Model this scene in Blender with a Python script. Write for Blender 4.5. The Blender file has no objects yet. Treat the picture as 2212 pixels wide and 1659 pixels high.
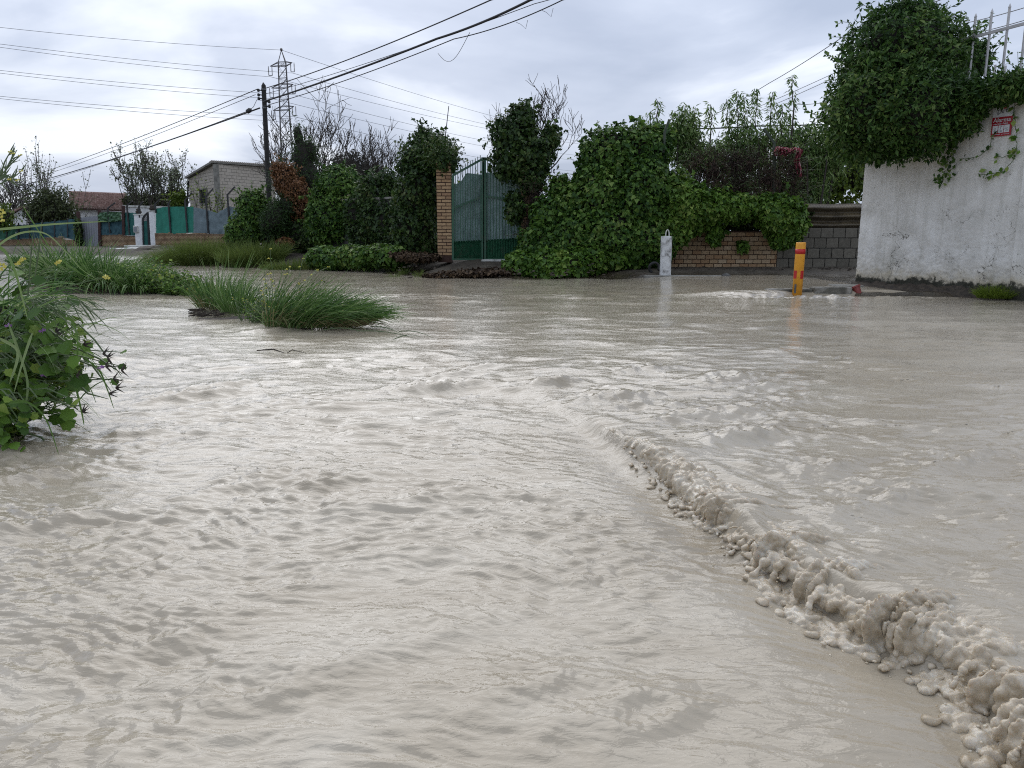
import bpy, bmesh, math, random
import numpy as np
from mathutils import Vector, Matrix, noise as mnoise

random.seed(7)
rng = np.random.default_rng(7)
C = bpy.context.scene
COL = C.collection

# ------------------------------------------------------------------ camera
F = 1662.0            # focal length in the pixels of a 2212 x 1659 picture
PITCH = math.radians(10.95)
CAMZ = 1.15
cd = bpy.data.cameras.new('camera'); cam = bpy.data.objects.new('camera', cd); COL.objects.link(cam)
cam.location = (0, 0, CAMZ)
cam.rotation_euler = (math.radians(90) - PITCH, 0, 0)
cd.sensor_width = 36; cd.lens = 36 * F / 2212; cd.clip_end = 6000; cd.clip_start = 0.05
C.camera = cam

# ------------------------------------------------------------------ sky, sun, exposure
SUN_EL, SUN_AZ = math.radians(42), math.radians(-12)      # the bright part of the overcast lies ahead, just left of centre
w = bpy.data.worlds.new('World'); C.world = w; w.use_nodes = True
nt = w.node_tree; N = nt.nodes; L = nt.links
for n in list(N): N.remove(n)
def nn(t, **k):
    n = N.new(t)
    for a, b in k.items(): setattr(n, a, b)
    return n
out = nn('ShaderNodeOutputWorld'); bg = nn('ShaderNodeBackground'); bg.inputs['Strength'].default_value = 0.10
sky = nn('ShaderNodeTexSky', sky_type='NISHITA'); sky.sun_disc = False
sky.sun_elevation = SUN_EL; sky.sun_rotation = SUN_AZ; sky.air_density = 1.0; sky.dust_density = 3.0
tc = nn('ShaderNodeTexCoord'); sep = nn('ShaderNodeSeparateXYZ'); L.new(tc.outputs['Generated'], sep.inputs[0])
mx = nn('ShaderNodeMath', operation='ABSOLUTE'); L.new(sep.outputs['Z'], mx.inputs[0])
ad = nn('ShaderNodeMath', operation='ADD'); L.new(mx.outputs[0], ad.inputs[0]); ad.inputs[1].default_value = 0.22
dx = nn('ShaderNodeMath', operation='DIVIDE'); L.new(sep.outputs['X'], dx.inputs[0]); L.new(ad.outputs[0], dx.inputs[1])
dy = nn('ShaderNodeMath', operation='DIVIDE'); L.new(sep.outputs['Y'], dy.inputs[0]); L.new(ad.outputs[0], dy.inputs[1])
cmb = nn('ShaderNodeCombineXYZ'); L.new(dx.outputs[0], cmb.inputs[0]); L.new(dy.outputs[0], cmb.inputs[1]); cmb.inputs[2].default_value = 3.1
n1 = nn('ShaderNodeTexNoise'); n1.inputs['Scale'].default_value = 0.80; n1.inputs['Detail'].default_value = 7; n1.inputs['Roughness'].default_value = 0.5; n1.inputs['Distortion'].default_value = 0.4
L.new(cmb.outputs[0], n1.inputs['Vector'])
rp = nn('ShaderNodeValToRGB'); L.new(n1.outputs[0], rp.inputs[0])
rp.color_ramp.elements[0].position = 0.40; rp.color_ramp.elements[0].color = (3.5, 4.1, 5.35, 1)
rp.color_ramp.elements[1].position = 0.60; rp.color_ramp.elements[1].color = (7.6, 8.1, 9.0, 1)
e = rp.color_ramp.elements.new(0.5); e.color = (4.65, 5.25, 6.5, 1)
mxc = nn('ShaderNodeMix', data_type='RGBA'); mxc.inputs['Factor'].default_value = 0.93
L.new(sky.outputs[0], mxc.inputs['A']); L.new(rp.outputs[0], mxc.inputs['B'])
ov = nn('ShaderNodeMath', operation='MULTIPLY_ADD'); L.new(mx.outputs[0], ov.inputs[0]); ov.inputs[1].default_value = 0.45; ov.inputs[2].default_value = 0.86
vm = nn('ShaderNodeVectorMath', operation='SCALE'); L.new(mxc.outputs['Result'], vm.inputs[0]); L.new(ov.outputs[0], vm.inputs['Scale'])
L.new(vm.outputs[0], bg.inputs['Color']); L.new(bg.outputs[0], out.inputs[0])

sd = bpy.data.lights.new('sun', 'SUN'); sd.energy = 0.95; sd.angle = math.radians(60); sd.color = (1, .965, .91)
sun = bpy.data.objects.new('sun', sd); COL.objects.link(sun)
sdir = Vector((math.sin(SUN_AZ) * math.cos(SUN_EL), math.cos(SUN_AZ) * math.cos(SUN_EL), math.sin(SUN_EL)))
sun.rotation_euler = sdir.to_track_quat('Z', 'Y').to_euler()
sky.sun_rotation = math.atan2(sdir.x, sdir.y)
C.view_settings.view_transform = 'Standard'; C.view_settings.look = 'None'
C.view_settings.exposure = 0.50; C.view_settings.gamma = 1.0
C.cycles.use_denoising = False; C.cycles.filter_width = 1.1; C.cycles.sample_clamp_indirect = 4
C.cycles.max_bounces = 6; C.cycles.diffuse_bounces = 3; C.cycles.glossy_bounces = 3; C.cycles.transparent_max_bounces = 6

# ------------------------------------------------------------------ helpers
cp, sp_ = math.cos(PITCH), math.sin(PITCH)
def ray(px, py):
    u, v = (px - 1106) / F, (829.5 - py) / F
    return Vector((u, cp + v * sp_, -sp_ + v * cp))
def W(px, py, Y):                       # the point at depth Y in direction of a picture position
    d = ray(px, py); return Vector((0, 0, CAMZ)) + d * (Y / d.y)
def G(px, py, z=0.0):                   # the point of the level z in that direction
    d = ray(px, py); return Vector((0, 0, CAMZ)) + d * ((z - CAMZ) / d.z)
def pxm(Y): return Y / F                # metres per picture pixel at depth Y

_tab = np.random.default_rng(3).random(256) * 2 * np.pi
_gx, _gy = np.cos(_tab), np.sin(_tab)
def pn(x, y, seed=0):
    x = np.asarray(x, float); y = np.asarray(y, float)
    xi = np.floor(x).astype(np.int64); yi = np.floor(y).astype(np.int64); fx = x - xi; fy = y - yi
    def g(a, b, ox, oy):
        h = (a * 374761393 + b * 668265263 + seed * 1442695) & 0xffffffff
        h = ((h ^ (h >> 13)) * 1274126177) & 0xffffffff; k = (h ^ (h >> 16)) & 255
        return _gx[k] * ox + _gy[k] * oy
    u = fx * fx * fx * (fx * (fx * 6 - 15) + 10); v = fy * fy * fy * (fy * (fy * 6 - 15) + 10)
    a = g(xi, yi, fx, fy); b = g(xi + 1, yi, fx - 1, fy); c = g(xi, yi + 1, fx, fy - 1); d = g(xi + 1, yi + 1, fx - 1, fy - 1)
    return ((a + (b - a) * u) * (1 - v) + (c + (d - c) * u) * v) * 1.5
def sstep(a, b, x):
    t = np.clip((x - a) / (b - a), 0, 1); return t * t * (3 - 2 * t)

def origin(o):
    p = Vector((0, 0, 0))
    while o is not None: p += o.location; o = o.parent
    return p
def tag(o, label=None, cat=None, group=None, kind=None):
    if label: o['label'] = label
    if cat: o['category'] = cat
    if group: o['group'] = group
    if kind: o['kind'] = kind
    return o
def thing(name, label, cat, loc=(0, 0, 0), group=None):
    o = bpy.data.objects.new(name, None); COL.objects.link(o); o.location = Vector(loc); o.empty_display_size = .1
    return tag(o, label, cat, group)
def link(name, me, mat, parent=None, kind=None):
    o = bpy.data.objects.new(name, me); COL.objects.link(o)
    if mat is not None and not me.materials: me.materials.append(mat)
    if parent is not None: o.parent = parent
    if kind: o['kind'] = kind
    return o
def np_mesh(name, verts, faces, smooth=True, tone=None):
    """verts (n,3); faces (m,k) of equal corner count"""
    verts = np.ascontiguousarray(verts, np.float32); faces = np.ascontiguousarray(faces, np.int32)
    me = bpy.data.meshes.new(name); m, k = faces.shape
    me.vertices.add(len(verts)); me.vertices.foreach_set('co', verts.ravel())
    me.loops.add(m * k); me.loops.foreach_set('vertex_index', faces.ravel())
    me.polygons.add(m); me.polygons.foreach_set('loop_start', np.arange(0, m * k, k, dtype=np.int32))
    me.polygons.foreach_set('loop_total', np.full(m, k, np.int32))
    if smooth: me.polygons.foreach_set('use_smooth', np.ones(m, bool))
    if tone is not None:
        at = me.attributes.new('tone', 'FLOAT', 'FACE'); at.data.foreach_set('value', np.ascontiguousarray(tone, np.float32))
    me.update(calc_edges=True); return me

class MB:
    """collects boxes, tubes, sheets; build() links them as ONE mesh object (world coordinates, made relative to the parent)"""
    def __init__(s): s.v = []; s.f = []
    def add(s, vs, fs):
        b = len(s.v); s.v += [Vector(p) for p in vs]; s.f += [tuple(b + i for i in f) for f in fs]; return s
    def hexa(s, b4, t4):
        return s.add(list(b4) + list(t4), [(3, 2, 1, 0), (4, 5, 6, 7), (0, 1, 5, 4), (1, 2, 6, 5), (2, 3, 7, 6), (3, 0, 4, 7)])
    def box(s, c, sx, sy, sz, rz=0):      # c = centre of the base
        c = Vector(c); R = Matrix.Rotation(rz, 3, 'Z'); q = [(-.5, -.5), (.5, -.5), (.5, .5), (-.5, .5)]
        b = [c + R @ Vector((x * sx, y * sy, 0)) for x, y in q]
        return s.hexa(b, [p + Vector((0, 0, sz)) for p in b])
    def tube(s, path, rad, n=6, cap=True):
        path = [Vector(p) for p in path]
        if not hasattr(rad, '__len__'): rad = [rad] * len(path)
        b = len(s.v); up = Vector((0, 0, 1)); pu = None
        for i, p in enumerate(path):
            t = (path[min(i + 1, len(path) - 1)] - path[max(i - 1, 0)])
            t = t.normalized() if t.length > 1e-9 else Vector((0, 0, 1))
            if pu is None: a = t.orthogonal().normalized()
            else:
                a = pu - t * pu.dot(t); a = a.normalized() if a.length > 1e-6 else t.orthogonal().normalized()
            pu = a; c = t.cross(a)
            for k in range(n):
                an = 2 * math.pi * k / n; s.v.append(p + (a * math.cos(an) + c * math.sin(an)) * rad[i])
        for i in range(len(path) - 1):
            for k in range(n):
                k2 = (k + 1) % n; s.f.append((b + i * n + k, b + i * n + k2, b + (i + 1) * n + k2, b + (i + 1) * n + k))
        if cap:
            s.f.append(tuple(b + k for k in range(n))[::-1]); e_ = b + (len(path) - 1) * n; s.f.append(tuple(e_ + k for k in range(n)))
        return s
    def bar(s, a, b, wx, wy=None):        # square bar
        a, b = Vector(a), Vector(b); wy = wy or wx; t = (b - a).normalized()
        r = t.cross(Vector((0, 1, 0)) if abs(t.y) < .9 else Vector((1, 0, 0))).normalized(); q = t.cross(r)
        o = [r * wx / 2 + q * wy / 2, -r * wx / 2 + q * wy / 2, -r * wx / 2 - q * wy / 2, r * wx / 2 - q * wy / 2]
        return s.hexa([a + k for k in o], [b + k for k in o])
    def lathe(s, c, prof, n=16, tilt=None):
        c = Vector(c); b = len(s.v); M = tilt or Matrix.Identity(3)
        for r, z in prof:
            for k in range(n):
                an = 2 * math.pi * k / n; s.v.append(c + M @ Vector((r * math.cos(an), r * math.sin(an), z)))
        for i in range(len(prof) - 1):
            for k in range(n):
                k2 = (k + 1) % n; s.f.append((b + i * n + k, b + i * n + k2, b + (i + 1) * n + k2, b + (i + 1) * n + k))
        s.f.append(tuple(b + k for k in range(n))[::-1]); e_ = b + (len(prof) - 1) * n; s.f.append(tuple(e_ + k for k in range(n)))
        return s
    def build(s, name, mat, parent=None, kind=None, smooth=False, bevel=0):
        o0 = origin(parent) if parent is not None else Vector((0, 0, 0))
        me = bpy.data.meshes.new(name); me.from_pydata([p - o0 for p in s.v], [], s.f); me.update()
        if bevel:
            bm = bmesh.new(); bm.from_mesh(me); bmesh.ops.bevel(bm, geom=bm.edges[:], offset=bevel, segments=1, affect='EDGES'); bm.to_mesh(me); bm.free()
        if smooth: me.polygons.foreach_set('use_smooth', [True] * len(me.polygons))
        return link(name, me, mat, parent, kind)

# ------------------------------------------------------------------ materials
def newmat(name):
    m = bpy.data.materials.new(name); m.use_nodes = True; t = m.node_tree
    b = t.nodes.get('Principled BSDF'); return m, t, b
def noise_node(t, scale, detail=4, rough=.55, vec=None, dist=0):
    n = t.nodes.new('ShaderNodeTexNoise'); n.inputs['Scale'].default_value = scale; n.inputs['Detail'].default_value = detail
    n.inputs['Roughness'].default_value = rough; n.inputs['Distortion'].default_value = dist
    if vec is not None: t.links.new(vec, n.inputs['Vector'])
    return n
def geo_pos(t):
    return t.nodes.new('ShaderNodeNewGeometry').outputs['Position']
def ramp(t, src, stops):
    r = t.nodes.new('ShaderNodeValToRGB'); t.links.new(src, r.inputs[0]); el = r.color_ramp.elements
    while len(el) < len(stops): el.new(.5)
    for e_, (p, c) in zip(el, stops): e_.position = p; e_.color = (*c, 1)
    return r.outputs[0]
def pmat(name, c1, c2, scale=6, rough=.7, bump=0, bscale=None, c3=None, spec=.5, metal=0, coords='pos', detail=5):
    m, t, b = newmat(name)
    v = geo_pos(t) if coords == 'pos' else t.nodes.new('ShaderNodeTexCoord').outputs['Object']
    n = noise_node(t, scale, detail, .6, v, .3)
    st = [(.32, c1), (.68, c2)] if c3 is None else [(.28, c1), (.5, c2), (.72, c3)]
    t.links.new(ramp(t, n.outputs[0], st), b.inputs['Base Color'])
    b.inputs['Roughness'].default_value = rough; b.inputs['Specular IOR Level'].default_value = spec; b.inputs['Metallic'].default_value = metal
    if bump:
        n2 = noise_node(t, bscale or scale * 4, 5, .6, v); bp = t.nodes.new('ShaderNodeBump'); bp.inputs['Distance'].default_value = bump
        bp.inputs['Strength'].default_value = .8; t.links.new(n2.outputs[0], bp.inputs['Height']); t.links.new(bp.outputs[0], b.inputs['Normal'])
    return m
def leafmat(name, c1, c2, c3=None, rough=.42, trans=.30):
    m, t, b = newmat(name)
    a = t.nodes.new('ShaderNodeAttribute'); a.attribute_name = 'tone'
    n = noise_node(t, .9, 5, .62, geo_pos(t))
    ma = t.nodes.new('ShaderNodeMath'); ma.operation = 'MULTIPLY_ADD'; t.links.new(n.outputs[0], ma.inputs[0]); ma.inputs[1].default_value = 1.3; ma.inputs[2].default_value = -.65
    mb = t.nodes.new('ShaderNodeMath'); mb.operation = 'ADD'; t.links.new(ma.outputs[0], mb.inputs[0]); t.links.new(a.outputs['Fac'], mb.inputs[1])
    st = [(.1, c1), (.9, c2)] if c3 is None else [(.1, c1), (.68, c2), (.95, c3)]
    col = ramp(t, mb.outputs[0], st); t.links.new(col, b.inputs['Base Color'])
    b.inputs['Roughness'].default_value = rough; b.inputs['Specular IOR Level'].default_value = .22
    tr = t.nodes.new('ShaderNodeBsdfTranslucent'); t.links.new(col, tr.inputs[0])
    mix = t.nodes.new('ShaderNodeMixShader'); mix.inputs[0].default_value = trans
    t.links.new(b.outputs[0], mix.inputs[1]); t.links.new(tr.outputs[0], mix.inputs[2])
    t.links.new(mix.outputs[0], t.nodes['Material Output'].inputs[0]); return m
def piecemat(name, cols, rough=.85, bump=.004, scale=25, stain=None):
    """bricks / blocks: each object its own tone (object random), plus grain"""
    m, t, b = newmat(name); oi = t.nodes.new('ShaderNodeObjectInfo'); k = len(cols)
    base = ramp(t, oi.outputs['Random'], [(i / max(k - 1, 1), c) for i, c in enumerate(cols)])
    v = geo_pos(t); n = noise_node(t, scale, 5, .65, v)
    mx = t.nodes.new('ShaderNodeMix'); mx.data_type = 'RGBA'; mx.blend_type = 'MULTIPLY'; mx.inputs['Factor'].default_value = .75
    t.links.new(base, mx.inputs['A']); t.links.new(ramp(t, n.outputs[0], [(.25, (.45, .42, .4)), (.7, (1, 1, 1))]), mx.inputs['B'])
    t.links.new(mx.outputs['Result'], b.inputs['Base Color']); b.inputs['Roughness'].default_value = rough
    bp = t.nodes.new('ShaderNodeBump'); bp.inputs['Distance'].default_value = bump; t.links.new(n.outputs[0], bp.inputs['Height']); t.links.new(bp.outputs[0], b.inputs['Normal'])
    return m

M = {}
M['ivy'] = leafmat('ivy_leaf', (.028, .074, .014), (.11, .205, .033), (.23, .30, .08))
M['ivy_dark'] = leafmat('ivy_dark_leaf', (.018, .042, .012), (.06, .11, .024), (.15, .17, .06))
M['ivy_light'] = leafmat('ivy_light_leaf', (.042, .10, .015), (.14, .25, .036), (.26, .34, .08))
M['jasmine'] = leafmat('climber_leaf', (.020, .052, .012), (.075, .15, .03), (.22, .30, .09))
M['conifer'] = leafmat('conifer_green', (.018, .042, .010), (.05, .10, .022))
M['conifer_brown'] = leafmat('conifer_brown', (.10, .045, .018), (.30, .15, .07))
M['willow'] = leafmat('sapling_leaf', (.055, .11, .026), (.17, .26, .075), (.28, .36, .14))
M['yellow_green'] = leafmat('yellow_green_leaf', (.06, .10, .015), (.18, .25, .03))
M['olive'] = leafmat('olive_leaf', (.035, .05, .016), (.10, .12, .045))
M['bud'] = leafmat('bud_leaf', (.08, .10, .06), (.22, .25, .15))
M['grass'] = leafmat('grass_blade', (.035, .09, .02), (.125, .225, .055), (.27, .35, .16), rough=.35)
M['herb'] = leafmat('herb_leaf', (.04, .09, .013), (.13, .24, .035), (.24, .31, .06))
M['straw'] = leafmat('straw_blade', (.10, .08, .03), (.26, .22, .11), rough=.6)
M['scrub'] = leafmat('scrub_blade', (.07, .11, .022), (.17, .22, .055))
M['dead'] = leafmat('dead_vine', (.018, .012, .010), (.06, .035, .026), (.12, .08, .05), rough=.8, trans=.05)
M['deadleaf'] = leafmat('dead_leaf', (.035, .022, .014), (.12, .08, .045), rough=.8, trans=.05)
M['farleaf'] = leafmat('far_dark_leaf', (.018, .022, .016), (.045, .055, .038))
M['petal'] = pmat('petal', (.55, .48, .06), (.65, .60, .16), rough=.5)
M['violet'] = pmat('violet', (.20, .08, .28), (.30, .14, .36), rough=.5)
M['core'] = pmat('inner_shade_core', (.008, .007, .005), (.022, .018, .012), 8, .9)  # near-black colour standing in for shade inside the foliage
M['bark'] = pmat('bark', (.020, .016, .012), (.06, .048, .036), 20, .85, .01)
M['bark_pale'] = pmat('bark_pale', (.06, .05, .045), (.14, .12, .10), 20, .85, .01)
M['stem'] = pmat('green_stem', (.05, .09, .03), (.11, .15, .06), 20, .5)
M['tarpole'] = pmat('tarred_wood', (.006, .006, .006), (.022, .019, .017), 10, .75, .006)
M['steel'] = pmat('grey_steel', (.08, .085, .09), (.16, .165, .17), 8, .5, metal=.6)
M['darksteel'] = pmat('dark_steel', (.012, .013, .014), (.03, .03, .032), 8, .6, metal=.3)
M['cable'] = pmat('cable_sheath', (.010, .010, .011), (.02, .02, .022), 8, .5)
M['wire'] = pmat('power_wire', (.10, .11, .12), (.16, .17, .18), 8, .5, metal=.5)
M['insul'] = pmat('insulator', (.05, .045, .045), (.09, .08, .08), 8, .3)
M['fencepost'] = pmat('fence_post', (.012, .014, .014), (.035, .035, .035), 10, .6)
M['greenpost'] = pmat('green_post', (.02, .035, .02), (.05, .065, .04), 10, .6)
M['brick'] = piecemat('brick', [(.38, .22, .11), (.46, .31, .17), (.52, .38, .23), (.42, .26, .14), (.55, .42, .27)])
M['brick_far'] = pmat('brick_far', (.16, .09, .05), (.30, .20, .11), 3, .9, c3=(.38, .28, .18), detail=8)
M['brick_pillar'] = piecemat('pillar_brick', [(.38, .24, .12), (.46, .31, .17), (.42, .28, .15), (.30, .18, .10)])
M['mortar'] = pmat('mortar', (.03, .015, .011), (.06, .03, .02), 12, .95)
M['mortar_grey'] = pmat('mortar_grey', (.03, .03, .028), (.055, .053, .048), 12, .95)
M['block'] = piecemat('concrete_block', [(.115, .105, .082), (.165, .150, .118), (.135, .124, .098)], scale=10)
M['block_house'] = pmat('house_block', (.36, .32, .265), (.45, .405, .345), 4, .9, .004, 40)
M['render_w'] = pmat('white_render', (.55, .55, .53), (.75, .75, .73), 3, .85, .004, 40)
M['white_paint'] = pmat('white_paint', (.62, .63, .63), (.78, .78, .77), 5, .6)
M['roof'] = pmat('roof_tile', (.13, .08, .065), (.28, .18, .15), 6, .85, c3=(.46, .36, .32), detail=8)
M['roof_grey'] = pmat('roof_edge_tile', (.24, .215, .18), (.38, .34, .30), 6, .85)
M['glass'] = pmat('dark_glass', (.015, .02, .025), (.03, .035, .045), 3, .08)
M['gate_green'] = pmat('green_gate_paint', (.008, .05, .022), (.02, .09, .045), 6, .45, c3=(.05, .08, .05))
M['cloth'] = pmat('gate_cloth', (.15, .23, .22), (.26, .355, .34), 3, .7, .01, 20, c3=(.21, .29, .28))
def netmat(name, c1, c2): return pmat(name, c1, c2, 2.2, .8, .02, 12)
M['net_teal'] = netmat('net_teal', (.010, .085, .075), (.02, .13, .11))
M['net_emerald'] = netmat('net_emerald', (.010, .14, .095), (.02, .20, .14))
M['net_blue'] = netmat('net_blue', (.012, .05, .065), (.03, .09, .105))
M['net_grey'] = netmat('net_grey', (.11, .15, .165), (.16, .21, .225))
M['net_green'] = netmat('net_green', (.008, .075, .04), (.015, .11, .055))
M['tarp'] = pmat('green_tarp', (.025, .085, .035), (.06, .14, .06), 4, .5, .02, 10)
M['sheet'] = pmat('grey_sheet', (.17, .18, .20), (.23, .24, .26), 2, .5, metal=.2)
M['wood'] = pmat('old_wood', (.025, .012, .010), (.07, .03, .025), 12, .85)
M['concrete_w'] = pmat('old_white_concrete', (.22, .22, .19), (.52, .52, .48), 2.6, .85, .01, 25, c3=(.62, .61, .57))
M['concrete'] = pmat('grey_concrete', (.12, .115, .10), (.26, .25, .22), 4, .8, .006, 30)
M['kerb'] = pmat('mossy_kerb', (.03, .03, .022), (.13, .12, .095), 3.5, .7, .01, 25, c3=(.42, .40, .36))
M['post_white'] = pmat('flaked_white_paint', (.09, .085, .075), (.55, .55, .54), 7, .75, .006, 30, c3=(.66, .67, .66))
M['orange'] = pmat('orange_plastic', (.52, .24, .03), (.74, .33, .025), 9, .45, c3=(.78, .37, .035))
M['red'] = pmat('red_band', (.40, .008, .008), (.48, .012, .012), 4, .4)
M['pot'] = pmat('red_plastic_pot', (.16, .025, .022), (.26, .045, .038), 9, .4)
M['rag'] = leafmat('red_rag', (.16, .03, .045), (.40, .09, .12), (.5, .35, .33), rough=.8, trans=.25)
M['corr'] = pmat('brown_corrugated', (.055, .042, .022), (.13, .10, .055), 3, .5, .003, 30)
M['sign_red'] = pmat('sign_red', (.32, .010, .022), (.36, .012, .026), 5, .35)
M['sign_white'] = pmat('sign_white', (.60, .62, .66), (.70, .72, .75), 5, .35)
M['ink'] = pmat('sign_ink', (.04, .03, .035), (.05, .04, .045), 5, .4)
M['print_grey'] = pmat('print_grey', (.25, .26, .28), (.32, .33, .35), 5, .4)
M['stone'] = pmat('dark_stone', (.025, .024, .022), (.10, .095, .085), 9, .6, .01)
M['car'] = pmat('white_car_paint', (.70, .71, .72), (.76, .77, .78), 2, .2)
M['rubber'] = pmat('black_rubber', (.01, .01, .01), (.025, .025, .025), 9, .7)
M['pale_metal'] = pmat('pale_fence_paint', (.40, .39, .39), (.52, .51, .51), 6, .45)
M['debris'] = pmat('wet_debris', (.015, .011, .008), (.06, .045, .03), 14, .8)

# ground: soil, wet near the water, greyer in the street mouth
def ground_mat():
    m, t, b = newmat('ground'); v = geo_pos(t)
    n = noise_node(t, 1.1, 8, .65, v, .4); n2 = noise_node(t, 14, 6, .7, v)
    a = ramp(t, n.outputs[0], [(.3, (.030, .024, .015)), (.5, (.060, .048, .032)), (.68, (.105, .09, .065))])
    g = ramp(t, n2.outputs[0], [(.3, (.5, .5, .5)), (.7, (1.15, 1.12, 1.08))])
    mx = t.nodes.new('ShaderNodeMix'); mx.data_type = 'RGBA'; mx.blend_type = 'MULTIPLY'; mx.inputs['Factor'].default_value = 1
    t.links.new(a, mx.inputs['A']); t.links.new(g, mx.inputs['B'])
    t.links.new(mx.outputs['Result'], b.inputs['Base Color'])
    s = t.nodes.new('ShaderNodeSeparateXYZ'); t.links.new(v, s.inputs[0])
    md = t.nodes.new('ShaderNodeMath'); md.operation = 'MULTIPLY_ADD'; t.links.new(n.outputs[0], md.inputs[0]); md.inputs[1].default_value = .22; t.links.new(s.outputs['Z'], md.inputs[2])
    rg = t.nodes.new('ShaderNodeMapRange'); t.links.new(md.outputs[0], rg.inputs[0])
    rg.inputs[1].default_value = .17; rg.inputs[2].default_value = .30; rg.inputs[3].default_value = .08; rg.inputs[4].default_value = .85
    t.links.new(rg.outputs[0], b.inputs['Roughness'])
    bp = t.nodes.new('ShaderNodeBump'); bp.inputs['Distance'].default_value = .03; bp.inputs['Strength'].default_value = .7
    t.links.new(n2.outputs[0], bp.inputs['Height']); t.links.new(bp.outputs[0], b.inputs['Normal']); return m
M['ground'] = ground_mat()

def water_mat():
    m, t, b = newmat('muddy_water'); v = geo_pos(t)
    mp = t.nodes.new('ShaderNodeMapping'); t.links.new(v, mp.inputs[0]); mp.inputs['Scale'].default_value = (.55, 1.25, 1); mp.inputs['Rotation'].default_value = (0, 0, .1)
    n = noise_node(t, 1.6, 7, .6, mp.outputs[0], .8)
    col = ramp(t, n.outputs[0], [(.3, (.315, .264, .190)), (.55, (.38, .328, .248)), (.75, (.44, .39, .308))])
    t.links.new(col, b.inputs['Base Color'])
    b.inputs['Roughness'].default_value = .03; b.inputs['IOR'].default_value = 1.42
    nf = noise_node(t, 34, 3, .6, mp.outputs[0], .5); nm = noise_node(t, 11, 3, .5, mp.outputs[0], .6)
    b1 = t.nodes.new('ShaderNodeBump'); b1.inputs['Distance'].default_value = .004; b1.inputs['Strength'].default_value = .9; t.links.new(nf.outputs[0], b1.inputs['Height'])
    b2 = t.nodes.new('ShaderNodeBump'); b2.inputs['Distance'].default_value = .008; b2.inputs['Strength'].default_value = .9; t.links.new(nm.outputs[0], b2.inputs['Height'])
    t.links.new(b1.outputs[0], b2.inputs['Normal']); t.links.new(b2.outputs[0], b.inputs['Normal']); return m
M['water'] = water_mat()
def foam_mat():
    m, t, b = newmat('muddy_foam'); v = geo_pos(t); n = noise_node(t, 14, 6, .6, v, .5)
    t.links.new(ramp(t, n.outputs[0], [(.3, (.34, .275, .186)), (.52, (.46, .39, .29)), (.74, (.62, .57, .475))]), b.inputs['Base Color'])
    b.inputs['Roughness'].default_value = .10; b.inputs['IOR'].default_value = 1.45
    b.inputs['Subsurface Weight'].default_value = .4; b.inputs['Subsurface Radius'].default_value = (.02, .015, .010); b.inputs['Subsurface Scale'].default_value = .8
    n2 = noise_node(t, 90, 4, .6, v); bp = t.nodes.new('ShaderNodeBump'); bp.inputs['Distance'].default_value = .003; bp.inputs['Strength'].default_value = .6
    t.links.new(n2.outputs[0], bp.inputs['Height']); t.links.new(bp.outputs[0], b.inputs['Normal']); return m
M['foam'] = foam_mat()
M['bubble'] = pmat('grey_bubble', (.34, .31, .26), (.44, .41, .36), 30, .22, .001, 60)
M['froth'] = pmat('pale_froth', (.40, .355, .28), (.52, .475, .40), 30, .4)
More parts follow.
